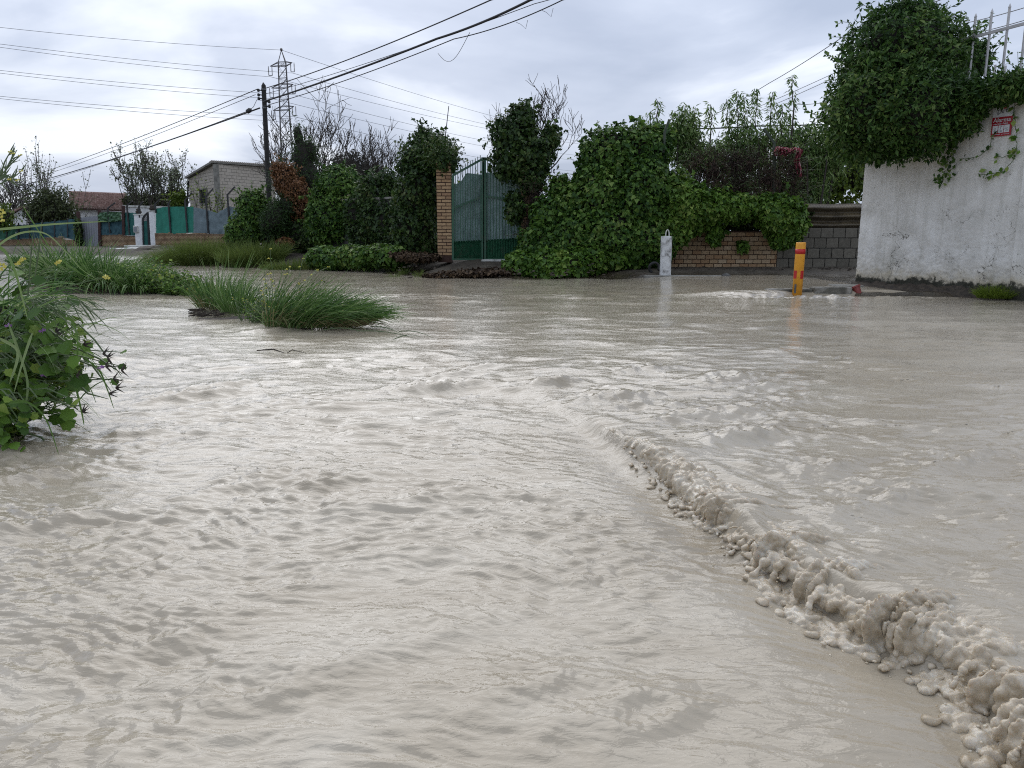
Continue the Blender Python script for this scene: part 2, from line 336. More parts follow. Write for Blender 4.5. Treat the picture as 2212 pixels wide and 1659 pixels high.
def stucco_mat():
    m, t, b = newmat('old_white_stucco'); v = geo_pos(t)
    n = noise_node(t, 1.6, 8, .65, v, .5); n2 = noise_node(t, 45, 5, .7, v)
    base = ramp(t, n.outputs[0], [(.25, (.47, .46, .42)), (.45, (.63, .615, .58)), (.7, (.74, .73, .70))])
    s = t.nodes.new('ShaderNodeSeparateXYZ'); t.links.new(v, s.inputs[0])
    md = t.nodes.new('ShaderNodeMath'); md.operation = 'MULTIPLY_ADD'; t.links.new(noise_node(t, 5, 6, .7, v).outputs[0], md.inputs[0]); md.inputs[1].default_value = -.5; t.links.new(s.outputs['Z'], md.inputs[2])
    foot = ramp(t, md.outputs[0], [(.0, (.05, .05, .035)), (.06, (.74, .68, .56)), (.22, (.93, .91, .87)), (.5, (1, 1, 1))])
    mx = t.nodes.new('ShaderNodeMix'); mx.data_type = 'RGBA'; mx.blend_type = 'MULTIPLY'; mx.inputs['Factor'].default_value = 1
    t.links.new(base, mx.inputs['A']); t.links.new(foot, mx.inputs['B']); mp = t.nodes.new('ShaderNodeMapping'); t.links.new(v, mp.inputs[0]); mp.inputs['Scale'].default_value = (5, 5, .45)
    st = ramp(t, noise_node(t, 1.0, 6, .7, mp.outputs[0], .3).outputs[0], [(.30, (.70, .70, .66)), (.48, (.95, .95, .94)), (.7, (1.04, 1.04, 1.04))]); m3 = t.nodes.new('ShaderNodeMix'); m3.data_type = 'RGBA'; m3.blend_type = 'MULTIPLY'; m3.inputs['Factor'].default_value = .8
    t.links.new(mx.outputs['Result'], m3.inputs['A']); t.links.new(st, m3.inputs['B']); t.links.new(m3.outputs['Result'], b.inputs['Base Color'])
    b.inputs['Roughness'].default_value = .85
    cn = noise_node(t, 1.25, 5, .62, v, .6); cs = t.nodes.new('ShaderNodeMath'); cs.operation = 'SUBTRACT'; t.links.new(cn.outputs[0], cs.inputs[0]); cs.inputs[1].default_value = .5     # hairline cracks, low on the wall
    ca = t.nodes.new('ShaderNodeMath'); ca.operation = 'ABSOLUTE'; t.links.new(cs.outputs[0], ca.inputs[0])
    cm = noise_node(t, .8, 2, .5, v); cz = t.nodes.new('ShaderNodeMath'); cz.operation = 'MULTIPLY_ADD'; t.links.new(s.outputs['Z'], cz.inputs[0]); cz.inputs[1].default_value = .10; t.links.new(cm.outputs[0], cz.inputs[2])
    cw = t.nodes.new('ShaderNodeMapRange'); t.links.new(cz.outputs[0], cw.inputs[0]); cw.inputs[1].default_value = .50; cw.inputs[2].default_value = .68; cw.inputs[3].default_value = .005; cw.inputs[4].default_value = 0
    cl = t.nodes.new('ShaderNodeMath'); cl.operation = 'LESS_THAN'; t.links.new(ca.outputs[0], cl.inputs[0]); t.links.new(cw.outputs[0], cl.inputs[1])
    m4 = t.nodes.new('ShaderNodeMix'); m4.data_type = 'RGBA'; t.links.new(cl.outputs[0], m4.inputs['Factor']); t.links.new(m3.outputs['Result'], m4.inputs['A']); m4.inputs['B'].default_value = (.16, .15, .13, 1); t.links.new(m4.outputs['Result'], b.inputs['Base Color'])
    bp = t.nodes.new('ShaderNodeBump'); bp.inputs['Distance'].default_value = .006; t.links.new(n2.outputs[0], bp.inputs['Height']); t.links.new(bp.outputs[0], b.inputs['Normal']); return m
M['stucco'] = stucco_mat()

# ------------------------------------------------------------------ ground and water
SHORE = [(-140, 62), (-60, 50), (-27.3, 40.5), (-17, 36.5), (-11.2, 28.9), (-7, 25.8), (-5.3, 26.6), (-2.9, 22.0), (.2, 20.6), (2.6, 20.7), (3.4, 20.6),
         (4.2, 20.3), (5.2, 15.15), (6.9, 14.85), (9.4, 14.55), (14, 11), (40, 2), (140, -20)]
def shore_dist(x, y):
    """signed distance to the waterline, positive on land"""
    x = np.asarray(x, float); y = np.asarray(y, float); best = np.full(x.shape, 1e9)
    for (ax, ay), (bx, by) in zip(SHORE, SHORE[1:]):
        ex, ey = bx - ax, by - ay; t = np.clip(((x - ax) * ex + (y - ay) * ey) / (ex * ex + ey * ey), 0, 1)
        best = np.minimum(best, np.hypot(x - ax - t * ex, y - ay - t * ey))
    poly = SHORE + [(3000, -400), (3000, 6000), (-3000, 6000), (-3000, 62)]
    ins = np.zeros(x.shape, bool)
    for (ax, ay), (bx, by) in zip(poly, poly[1:] + poly[:1]):
        if ay == by: continue
        c = ((ay > y) != (by > y)) & (x < (bx - ax) * (y - ay) / (by - ay) + ax); ins ^= c
    return np.where(ins, best, -best)
def ground_z(x, y):
    x = np.asarray(x, float); y = np.asarray(y, float); d = shore_dist(x, y)
    bank = np.where(d > 0, .44 * sstep(0, 2.6, d), -.35 * sstep(0, 1.5, -d))
    street = np.where(d > 0, .068 + .18 * sstep(19.6, 22.4, y), -.35 * sstep(0, .6, -d))
    k = sstep(2.2, 3.6, x + .0 * y); z = bank * (1 - k) + street * k
    z = z + np.where(d > -.3, 1, 0) * (.05 * pn(x * 1.3, y * 1.3, 5) + .03 * pn(x * 4, y * 4, 6)) * np.where(k > .5, .45, 1.0)
    return z
def gz(x, y): return float(ground_z(np.array([x]), np.array([y]))[0])

def axis(parts): return np.concatenate([np.linspace(a, b, n, endpoint=False) for a, b, n in parts] + [np.array([parts[-1][1]])])
gx = axis([(-2500, -160, 10), (-160, -40, 24), (-40, -12, 60), (-12, 11, 170), (11, 40, 30), (40, 2500, 12)])
gy = axis([(-60, 10, 14), (10, 13.5, 10), (13.5, 30, 130), (30, 60, 80), (60, 200, 24), (200, 5000, 12)])
X, Y = np.meshgrid(gx, gy); Z = ground_z(X, Y)
def grid_faces(nr, nc):
    i = np.arange(nr * nc).reshape(nr, nc); return np.stack([i[:-1, :-1], i[:-1, 1:], i[1:, 1:], i[1:, :-1]], -1).reshape(-1, 4)
link('ground', np_mesh('ground', np.stack([X, Y, Z], -1).reshape(-1, 3), grid_faces(*X.shape)), M['ground'], kind='structure')

# the roller: a tumbling ridge of water from mid frame to the lower right
RIDGE_PX = [(860, 795), (1030, 820), (1180, 850), (1312, 930), (1400, 985), (1485, 1040), (1570, 1105), (1650, 1170), (1750, 1235), (1860, 1300), (1975, 1362), (2100, 1422), (2198, 1496), (2295, 1595), (2390, 1720)]
RIDGE = [G(px, py, .03) for px, py in RIDGE_PX]
RL = np.concatenate([[0], np.cumsum([(RIDGE[i + 1] - RIDGE[i]).length for i in range(len(RIDGE) - 1)])])
def ridge_st(x, y):
    best = np.full(x.shape, 1e9); s = np.zeros(x.shape); tt = np.zeros(x.shape)
    for i in range(len(RIDGE) - 1):
        a, b = RIDGE[i], RIDGE[i + 1]; ex, ey = b.x - a.x, b.y - a.y; l2 = ex * ex + ey * ey
        t = np.clip(((x - a.x) * ex + (y - a.y) * ey) / l2, 0, 1); d = np.hypot(x - a.x - t * ex, y - a.y - t * ey)
        sg = np.sign(ex * (y - a.y) - ey * (x - a.x)); k = d < best
        best = np.where(k, d, best); s = np.where(k, d * sg, s); tt = np.where(k, RL[i] + t * math.sqrt(l2), tt)
    return s, tt                        # s > 0: the upstream (right) side
BOILS = [(940, 838, .26, .062), (985, 812, .18, .04), (1040, 795, .16, .03), (905, 800, .2, .03), (1195, 832, .17, .06), (1330, 862, .24, .055), (1372, 880, .15, .04), (1440, 882, .16, .03), (1585, 818, .26, .045), (1640, 835, .18, .03), (1490, 905, .2, .04), (1398, 798, .24, .035),
         (1612, 955, .17, .06), (1570, 900, .14, .03), (440, 852, .30, .045), (505, 832, .2, .03), (100, 1135, .16, .04), (55, 1030, .22, .03), (300, 935, .18, .025), (520, 1050, .16, .022), (715, 1040, .14, .02), (870, 1085, .14, .02),
         (700, 1250, .2, .02), (1300, 1530, .16, .018), (1420, 1560, .12, .02), (900, 1380, .2, .015), (350, 1380, .2, .018), (1700, 870, .3, .03), (1900, 1090, .25, .035), (2060, 1000, .24, .03), (1780, 1020, .2, .03), (1150, 1480, .16, .016), (560, 1500, .18, .018), (640, 703, .3, .05), (585, 714, .22, .04)]
def water_z(x, y, sp):
    wx = x + .22 * pn(x * .9, y * .9, 11); wy = y + .22 * pn(x * .9 + 7, y * .9, 12)
    wx = wx + .045 * pn(x * 3.7, y * 3.7, 15) ; wy = wy + .035 * pn(x * 3.7 + 3, y * 3.7, 16) + .10 * x * sstep(6.0, 2.0, np.abs(y - 4.5))
    amp = 1 - .42 * sstep(3.2, 6.5, x - .06 * y) * sstep(6, 11, y)          # calmer pool before the white wall
    far = sstep(60, 14, y); lane = .55 + .75 * sstep(-.5, .5, pn(wx * .55 + wy * .3, wy * .9 - wx * .2, 13) + .5 * pn(wx * 1.7, wy * 2.3, 14))
    h = .013 * pn(wx / 1.9 + wy / 5, wy / 1.0, 1) + .008 * pn((wx + wy * .5) / 1.0, (wy - wx * .25) / .5, 2)
    for lam, a, sd_ in ((.60, .010, 3), (.33, .006, 4), (.19, .0056, 5), (.11, .0078, 6), (.068, .0080, 7), (.042, .0072, 8), (.026, .0056, 9)):
        fade = sstep(1.3, 2.6, lam / sp)
        n = pn(wx / (lam * (2.5 if lam < .2 else 1.8)) + sd_ + .2 * wy / lam, wy / lam, sd_ + 20)
        h = h + a * fade * (n + .55 * n * np.abs(n)) * (lane if lam < .4 else 1) * ((.45 + .55 * sstep(1.2, 4.2, y)) if lam < .15 else 1)
    h = h * amp * (.35 + .65 * far)
    s, t = ridge_st(x, y); A = .070 * sstep(RL[2] + .05, RL[2] + 2.1, t) + .020 * sstep(0, .8, t)
    back = np.exp(-np.maximum(s, 0) / .55); lump = 1 + .35 * pn(t * 5, s * 6, 31)
    prof = np.where(s > 0, back, np.exp(-(s / .055) ** 2)) * lump
    dip = -.38 * np.exp(-((s + .16) / .15) ** 2)
    near = sstep(2.2, 1.2, np.abs(s)); h = h * (1 - .35 * np.exp(-((s + .25) / .3) ** 2) * sstep(RL[2] + .8, RL[2] + 1.8, t)) + A * (prof + dip) * near
    for px, py, r, a in BOILS:
        c = G(px, py); k = np.hypot(x - c.x, y - c.y) < r * 3
        if not k.any(): continue
        xx, yy = x[k] - c.x, y[k] - c.y; q = (xx * .55 - yy * .85) / r; p_ = (xx * .85 + yy * .55) / (r * 1.5)
        wv = np.exp(-p_ * p_ - q * q) * np.where(q < 0, 1, 0) + np.exp(-p_ * p_) * np.where(q >= 0, np.exp(-(q / .35) ** 2), 0)
        h[k] += .72 * a * (wv * (1 + .9 * pn(xx * 9, yy * 9, 41) + .5 * np.abs(pn(xx * 22, yy * 22, 42))) - .45 * np.exp(-p_ * p_ - ((q - .75) / .4) ** 2))
    # the flooded street mouth: a thin calm sheet that pours over the kerb
    k = sstep(2.6, 4.4, x) * sstep(0, 1, (y - 14.35 - .45 * sstep(5.0, 5.4, x)) / (.6 - .42 * sstep(5.0, 5.4, x))) * sstep(8.4, 7.2, x)
    kr = np.exp(-((y - 14.45 + .06 * (x - 5)) / .30) ** 2) * sstep(3.4, 4.6, x) * sstep(8.8, 7.0, x)
    h = h * (1 - .86 * k) * (1 + 1.1 * kr) + .108 * k + kr * (-.01 + .05 * np.abs(pn(x * 4.3 + .6 * y, y * 6, 45)) + .03 * np.abs(pn(x * 8.7 + y, y * 9, 46)))
    return h
def water_axis():
    ys = [.55]
    while ys[-1] < 70: ys.append(ys[-1] + (.05 if 14.1 < ys[-1] < 15.3 else max(.0052, .00175 * ys[-1] ** 1.6)))
    return np.array(ys)
wy_ = water_axis(); wu = np.concatenate([np.linspace(-3.2, -.74, 60, endpoint=False), np.linspace(-.74, .74, 660, endpoint=False), np.linspace(.74, 3.2, 60)])
U, YY = np.meshgrid(wu, wy_); XX = U * (YY + .35)
SPC = np.maximum(np.gradient(wy_)[:, None] * np.ones_like(U), np.gradient(wu)[None, :] * YY)
ZZ = water_z(XX, YY, SPC)
link('water', np_mesh('water', np.stack([XX, YY, ZZ], -1).reshape(-1, 3), grid_faces(*XX.shape)), M['water'], kind='structure')
def wz(x, y):
    i = int(np.clip(np.searchsorted(wy_, y), 0, len(wy_) - 1)); j = int(np.clip(np.searchsorted(wu, x / (wy_[i] + .35)), 0, len(wu) - 1)); return float(ZZ[i, j])

# ------------------------------------------------------------------ foam: the roller, droplets, flecks
def ridge_at(t):
    i = int(np.clip(np.searchsorted(RL, t) - 1, 0, len(RIDGE) - 2)); k = (t - RL[i]) / (RL[i + 1] - RL[i]); a, b = RIDGE[i], RIDGE[i + 1]
    p = a.lerp(b, k); d = (b - a); d.z = 0; d.normalize(); return p, d, Vector((-d.y, d.x, 0))     # left normal = upstream side (s > 0)
ICO = None
def ico():
    global ICO
    if ICO is None:
        bm = bmesh.new(); bmesh.ops.create_icosphere(bm, subdivisions=2, radius=1); ICO = ([v.co.copy() for v in bm.verts], [tuple(v.index for v in f.verts) for f in bm.faces]); bm.free()
    return ICO
ICO1 = None
def ico_small():
    global ICO1
    if ICO1 is None:
        bm = bmesh.new(); bmesh.ops.create_icosphere(bm, subdivisions=1, radius=1); ICO1 = ([v.co.copy() for v in bm.verts], [tuple(v.index for v in f.verts) for f in bm.faces]); bm.free()
    return ICO1
def blob(mb, c, r, sx=1, sy=1, sz=1, M3=None):
    vs, fs = ico_small() if r < .0085 else ico(); M3 = M3 or Matrix.Identity(3)
    mb.add([Vector(c) + M3 @ Vector((v.x * r * sx, v.y * r * sy, v.z * r * sz)) for v in vs], fs)
mb = MB(); rr = random.Random(5)
T0, T1 = RL[3] - .05, RL[-1]
def rsc(t):
    g = .62 + .38 * float(sstep(-.35, .45, pn(t * 2.3, 5.5, 97) + .6 * pn(t * 6.1, 1.5, 98))); return (.07 + .90 * min(1, max(0, (t - T0) / 2.2)) ** .8) * g
# the body of the roller: a swept curling section, folded across its length like twisted rope
NT = 620
PR_ = [(.52, -.07), (.46, -.012), (.34, .008), (.23, .026), (.13, .046), (.04, .060), (-.04, .060), (-.085, .046), (-.098, .026), (-.075, .010), (-.070, -.002), (-.11, -.008), (-.17, -.012), (-.21, -.06)]
pj = np.linspace(0, len(PR_) - 1, 56); prs = np.interp(pj, range(len(PR_)), [q[0] for q in PR_]); prz = np.interp(pj, range(len(PR_)), [q[1] for q in PR_])
for _ in range(3): prs[1:-1] = (prs[:-2] + 2 * prs[1:-1] + prs[2:]) / 4; prz[1:-1] = (prz[:-2] + 2 * prz[1:-1] + prz[2:]) / 4
tg = np.stack([np.gradient(prs), np.gradient(prz)], -1); tg /= np.linalg.norm(tg, axis=1, keepdims=True); pns, pnz = tg[:, 1], -tg[:, 0]
npz = len(pj); TT = np.linspace(T0, T1, NT); V_ = np.zeros((NT, npz, 3)); arc = np.concatenate([[0], np.cumsum(np.hypot(np.diff(prs), np.diff(prz)))])
act = np.where(pj < 6.8, np.exp(-((pj - 6.8) / 3.6) ** 2), np.exp(-((pj - 6.8) / 3.0) ** 2)); lipm = np.exp(-((pj - 7.6) / 1.3) ** 2); footm = sstep(9.6, 11.5, pj) * sstep(13.2, 12.4, pj)
for i, t in enumerate(TT):
    p, d, n = ridge_at(t); sc = rsc(t); fr_ = 1 / (.35 + .65 * sc); A1 = np.full(npz, t)
    tw = t * fr_ + .55 * arc + .05 * pn(A1 * 7, arc * 9, 80)         # folds lean along the crest
    f1 = np.abs(pn(tw * 7.0 + .8 * pn(A1 * 3, arc * 3, 90), arc * 3.4 + 3, 81)); f2 = np.abs(pn(tw * 17, arc * 11 + 9, 82)); f3 = np.abs(pn(tw * 40, arc * 34, 83)); big = pn(A1 * 2.6 * fr_, arc * 1.4, 84)
    dsp = sc * (act * (.105 * f1 + .060 * f2 + .024 * f3 + .055 * big - .036) + lipm * (.05 * pn(tw * 6, .4 + 0 * arc, 85) + .03 * f1) + footm * (.05 * np.abs(pn(tw * 10, arc * 8, 87)) + .02 * np.abs(pn(tw * 31, arc * 22, 88)) - .008))
    zb = wz(p.x + n.x * .5 * sc, p.y + n.y * .5 * sc); zf = wz(p.x - n.x * .24 * sc, p.y - n.y * .24 * sc); w_ = sstep(5.5, 11, pj); zr = zb * .8 * (1 - w_) + zf * w_
    ss_ = prs * sc + pns * dsp; zz = zr + prz * sc * (.80 + .45 * float(pn(t * 3.1 * fr_, 8.1, 86)) + .2 * float(pn(t * 9 * fr_, 2.1, 89))) + pnz * dsp
    V_[i, :, 0] = p.x + n.x * ss_; V_[i, :, 1] = p.y + n.y * ss_; V_[i, :, 2] = zz
F_ = []
for i in range(NT - 1):
    for j in range(npz):
        j2 = (j + 1) % npz; F_.append((i * npz + j, i * npz + j2, (i + 1) * npz + j2, (i + 1) * npz + j))
F_ += [tuple(range(npz))[::-1], tuple((NT - 1) * npz + k for k in range(npz))]; mb.add([Vector(v) for v in V_.reshape(-1, 3)], F_)
t = T0 + .25
while t < T1:
    sc = rsc(t); k = min(1, (t - T0) / 2.0); i = int((t - T0) / (T1 - T0) * (NT - 1))
    p, d, n = ridge_at(t); M3 = Matrix((d, n, Vector((0, 0, 1)))).transposed()
    if rr.random() < .42:               # fingers thrown forward off the lip
        q = Vector(V_[i, int(rr.uniform(26, 34))]) ; r0 = rr.uniform(.005, .012) * sc; ln = rr.uniform(.04, .17) * sc; sw_ = rr.uniform(-.6, .6)
        for j in range(14):
            a = j / 13; blob(mb, q - n * (ln * a - .01) + d * (ln * sw_ * a) + Vector((0, 0, (.03 * math.sin(a * 2.4) - .085 * a * a) * sc)), r0 * (1.5 - .9 * a + (.4 if j > 11 else 0)), 1.1, 1.1, .9, M3)
    for _ in range(int(5 * k)):         # broken froth along the foot
        s_ = -(.12 + abs(rr.gauss(0, .05))) * sc; x_, y_ = p.x + n.x * s_ + d.x * rr.uniform(-.03, .03), p.y + n.y * s_ + d.y * rr.uniform(-.03, .03); blob(mb, (x_, y_, wz(x_, y_) + rr.uniform(0, .010)), rr.uniform(.009, .016) * (.5 + .5 * sc), rr.uniform(.8, 2.4), rr.uniform(.8, 2.4), .5)
    if rr.random() < .8 * k:            # froth lumps low on the face
        q = Vector(V_[i, int(rr.uniform(36, 48))]); blob(mb, q - n * rr.uniform(0, .03) * sc, rr.uniform(.006, .016) * sc, 1.4, 1.2, .8, M3)
    t += .030 + .012 * sc
tmp = mb.build('foam_source', M['foam'])
for mt, kw in (('REMESH', dict(mode='VOXEL', voxel_size=.0052)), ('SMOOTH', dict(iterations=4, factor=.5))):
    md = tmp.modifiers.new(mt, mt)
    for a, b in kw.items(): setattr(md, a, b)
dg = bpy.context.evaluated_depsgraph_get(); dg.update()
fm = bpy.data.meshes.new_from_object(tmp.evaluated_get(dg)); bpy.data.objects.remove(tmp)
fm.name = 'foam'
nv = len(fm.vertices); co = np.empty(nv * 3, np.float32); fm.vertices.foreach_get('co', co); co = co.reshape(-1, 3)
no = np.empty(nv * 3, np.float32); fm.vertex_normals.foreach_get('vector', no); no = no.reshape(-1, 3)
kk = sstep(5.2, 2.4, co[:, 1]); dsp = (.002 + .010 * kk) * np.abs(pn(co[:, 0] * 24 + co[:, 2] * 14, co[:, 1] * 24 + co[:, 2] * 18, 51)) + (.001 + .004 * kk) * np.abs(pn(co[:, 0] * 60 + co[:, 2] * 40, co[:, 1] * 60 - co[:, 2] * 40, 52))
co = co + no * dsp[:, None]; fm.vertices.foreach_set('co', co.ravel()); fm.polygons.foreach_set('use_smooth', np.ones(len(fm.polygons), bool)); fm.update()
fm.materials.clear(); link('foam', fm, M['foam'], kind='stuff')
# pale froth and drops thrown along the foot of the roller
mb = MB()
for _ in range(160):
    t = T0 + (T1 - T0) * rr.random() ** .8; k = min(1, (t - T0) / 2.0); p, d, n = ridge_at(t); s = -abs(rr.gauss(.15, .05)) * (.3 + .7 * k); q = p + n * s
    blob(mb, Vector((q.x, q.y, wz(q.x, q.y) + (abs(rr.gauss(0, .035)) * k if rr.random() < .5 else .001))), rr.uniform(.0015, .0046) * (.5 + .5 * k), rr.uniform(.8, 1.6), rr.uniform(.8, 1.6), .8)
mb.build('spray', M['foam'], kind='stuff', smooth=True)
mb = MB()
for _ in range(170):
    px, py = rr.uniform(1480, 2212), 650 + 360 * rr.random() ** 1.7
    if rr.random() < .22: px, py = rr.uniform(300, 2200), rr.uniform(700, 1250)
    p = G(px, py); sz = rr.uniform(.0015, .005) * (1 + p.y * .14)
    for j in range(rr.randint(2, 5)):
        x_, y_ = p.x + rr.gauss(0, sz * 2.4), p.y + rr.gauss(0, sz * 1.6); blob(mb, (x_, y_, wz(x_, y_)), sz * rr.uniform(.35, 1), rr.uniform(1, 2.2), rr.uniform(.7, 1.2), .22)
mb.build('foam_flecks', M['froth'], kind='stuff', smooth=True)

# ------------------------------------------------------------------ plants: leaf sheets, blades, branches
KITE = ([(0, 0, 0), (.45, .34, .10), (1, 0, -.06), (.45, -.34, .10)], [(0, 2, 1), (0, 3, 2)])
IVY = ([(0, 0, 0), (.18, .46, .08), (.52, .30, .08), (1, 0, -.08), (.52, -.30, .08), (.18, -.46, .08)], [(0, 3, 2), (0, 2, 1), (0, 5, 4), (0, 4, 3)])
OVAL = ([(0, 0, 0), (.45, .21, .09), (1, 0, -.08), (.45, -.21, .09)], [(0, 2, 1), (0, 3, 2)])
LANCE = ([(0, 0, 0), (.4, .13, .03), (1, 0, -.12), (.4, -.13, .03)], [(0, 2, 1), (0, 3, 2)])
def nrm(a): return a / np.maximum(np.linalg.norm(a, axis=1, keepdims=True), 1e-9)
def leaves(name, P, Nn, tip, size, mat, parent=None, shape=KITE, tone=None, kind=None):
    """P points, Nn leaf normals, tip leaf directions (n,3), size (n,)"""
    n = len(P); Nn = nrm(Nn); tip = nrm(tip - Nn * np.sum(tip * Nn, 1, keepdims=True)); sd_ = np.cross(Nn, tip)
    tv, tf = shape; tv = np.array(tv); k = len(tv)
    V = P[:, None, :] + size[:, None, None] * (tv[None, :, 0:1] * tip[:, None, :] + tv[None, :, 1:2] * sd_[:, None, :] + tv[None, :, 2:3] * Nn[:, None, :])
    Fc = (np.array(tf)[None] + (np.arange(n) * k)[:, None, None]).reshape(-1, 3)
    if tone is None: tone = rng.random(n)
    o0 = np.array(origin(parent)) if parent is not None else np.zeros(3)
    me = np_mesh(name, V.reshape(-1, 3) - o0, Fc, False, np.repeat(tone, len(tf))); return link(name, me, mat, parent, kind)
def ell_pts(ells, n, depth=.30, rough=.20, seed=0):
    """points on the lumpy skin of a union of ellipsoids [(cx,cy,cz,rx,ry,rz)]; returns points and outward normals"""
    r_ = np.random.default_rng(seed + 100); E = np.array(ells, float)
    ar = (E[:, 3] * E[:, 4] + E[:, 3] * E[:, 5] + E[:, 4] * E[:, 5]); ar /= ar.sum(); P, Q = [], []
    for i, e_ in enumerate(E):
        m = int(n * ar[i] * 1.5) + 8; d = nrm(r_.normal(size=(m, 3))); f = 1 - depth * r_.random(m) ** 1.8
        lump = 1 + rough * (pn(d[:, 0] * 2.3 + i * 3 + d[:, 2], d[:, 1] * 2.3 + d[:, 2] * 2.1, seed + 7) + .5 * pn(d[:, 0] * 6 + i, d[:, 2] * 6 + d[:, 1] * 3, seed + 8))
        p = e_[:3] + d * e_[3:6] * (f * lump)[:, None]; keep = np.ones(m, bool)
        for j, g in enumerate(E):
            if j != i: keep &= (((p - g[:3]) / (g[3:6] * .80)) ** 2).sum(1) > 1
        P.append(p[keep]); Q.append(nrm(d / e_[3:6])[keep])
    return np.concatenate(P), np.concatenate(Q)
def core(name, ells, parent, scale=.74, mat=None):  # opaque dark lumps that paint the shade between the leaves
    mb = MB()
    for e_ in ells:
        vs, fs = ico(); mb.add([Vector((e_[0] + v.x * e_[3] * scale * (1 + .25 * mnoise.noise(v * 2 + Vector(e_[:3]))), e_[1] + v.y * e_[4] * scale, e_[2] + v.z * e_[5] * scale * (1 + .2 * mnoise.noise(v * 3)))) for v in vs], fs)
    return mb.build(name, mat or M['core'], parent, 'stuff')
def clump(name, label, cat, ells, n, size, mat, shape=IVY, group=None, depth=.30, rough=.22, hang=.8, jit=.55, seed=0, solid=.74, sprigs=0, sprig_len=.4, part='foliage', extra=None):
    """a leafy plant: foliage skin, near-black core for the inner shade, sprigs that break the outline"""
    E = np.array(ells); base = Vector((E[:, 0].mean(), E[:, 1].mean(), (E[:, 2] - E[:, 5]).min()))
    th = thing(name, label, cat, base, group); P, Q = ell_pts(ells, int(n * 1.6), depth, rough, seed); r_ = np.random.default_rng(seed)
    m = len(P); size = size * .86; Nn = Q + jit * r_.normal(size=(m, 3)) + np.array([0, 0, .35]); tip = Q * .5 + r_.normal(size=(m, 3)) * .55 + np.array([0, 0, -hang])
    if sprigs:
        mbs = MB(); idx = r_.choice(m, sprigs); SP, SN, ST = [], [], []
        for i in idx:
            if Q[i, 2] < -.2: continue
            d = Vector(Q[i]) + Vector(r_.normal(size=3)) * .35 + Vector((0, 0, .5)); d.normalize(); ln = sprig_len * r_.uniform(.4, 1.2); p = Vector(P[i]); pts = [p.copy()]
            for j in range(6):
                p = p + d * ln / 6; d = (d + Vector(r_.normal(size=3)) * .12 - Vector((0, 0, .10))).normalized(); pts.append(p.copy())
                for _ in range(2): SP.append(p); SN.append(Vector(r_.normal(size=3)) * .6 + Vector((0, 0, .6))); ST.append(d * .5 + Vector(r_.normal(size=3)) * .7 + Vector((0, 0, -hang * .5)))
            mbs.tube(pts, [.010 * sprig_len] * 7, 3, False)
        if SP:
            P = np.concatenate([P, np.array(SP)]); Nn = np.concatenate([Nn, np.array(SN)]); tip = np.concatenate([tip, np.array(ST)]); m = len(P)
            mbs.build('shoots', M['stem'], th, 'stuff')
    sz = size * (.45 + 1.0 * r_.random(m) ** 1.3)
    leaves(part, P, Nn, tip, sz, mat, th, shape, np.clip(r_.random(m) * .8 + .25 * (Q[:, 2].mean() if 0 else 0), 0, 1), 'stuff')
    if solid: core('branches', ells, th, solid)  # dark filler lumps, shade put into their colour, not modelled limbs
    return th
def blades(name, B, D, ln, wd, droop, mat, parent=None, seg=5, kind='stuff', tone=None, seed=0):
    """arching grass blades: bases B, start directions D, lengths, widths, droop (n,)"""
    r_ = np.random.default_rng(seed + 5); n = len(B); d = nrm(D); p = B.copy(); V = np.zeros((n, seg + 1, 2, 3))
    side = nrm(np.cross(d, r_.normal(size=(n, 3)) * .6 + np.array([0, 1, 0.])))
    for j in range(seg + 1):
        f = j / seg; ww = wd * (1 - f) ** .7 * (.55 + .9 * min(f * 3, 1) * .5) + .0006
        V[:, j, 0] = p - side * ww[:, None] / 2; V[:, j, 1] = p + side * ww[:, None] / 2
        p = p + d * (ln / seg)[:, None]; d = nrm(d + np.array([0, 0, -1.]) * (droop / seg)[:, None])
    q = []
    for j in range(seg): q.append([2 * j, 2 * j + 1, 2 * j + 3, 2 * j + 2])
    Fc = (np.array(q)[None] + (np.arange(n) * 2 * (seg + 1))[:, None, None]).reshape(-1, 4)
    o0 = np.array(origin(parent)) if parent is not None else np.zeros(3)
    if tone is None: tone = r_.random(n)
    return link(name, np_mesh(name, V.reshape(-1, 3) - o0, Fc, True, np.repeat(tone, seg)), mat, parent, kind)
RMIN = [.003]
def grow(mb, p, d, ln, r, depth, rr, spread=.5, up=.10, tips=None, n=4, shrink=.72, kids=(2, 3), wob=.12, flat=1.0):
    """branching limbs as tapered tubes; collects tips"""
    pts = [p.copy()]; rad = [r]; k = 4
    for j in range(k):
        d = (d + Vector((rr.gauss(0, wob), rr.gauss(0, wob) * flat, rr.gauss(0, wob) + up))).normalized(); p = p + d * (ln / k); pts.append(p.copy()); rad.append(max(r * (1 - .42 * (j + 1) / k), RMIN[0] * .7))
        if tips is not None and depth <= 1: tips.append((p.copy(), d.copy()))
    mb.tube(pts, rad, n if depth > 1 else 3, False)
    if depth == 0: return
    for i in range(rr.randint(*kids)):
        a = pts[rr.randint(2, 4)] if i else pts[-1]
        dd = (d + Vector((rr.gauss(0, spread), rr.gauss(0, spread) * flat, rr.gauss(0, spread * .7)))).normalized()
        grow(mb, a.copy(), dd, ln * shrink * rr.uniform(.75, 1.2), max(rad[-1] * rr.uniform(.6, .9), RMIN[0]), depth - 1, rr, spread, up, tips, n, shrink, kids, wob, flat)

def ell(px, py, Y, rw, rh, ry=None):     # an ellipsoid seen at a picture place, radii in picture pixels
    p = W(px, py, Y); k = pxm(Y); k *= 1.10; return (p.x, p.y, p.z, rw * k, (ry if ry else (rw + rh) / 2 * k * .8), rh * k)

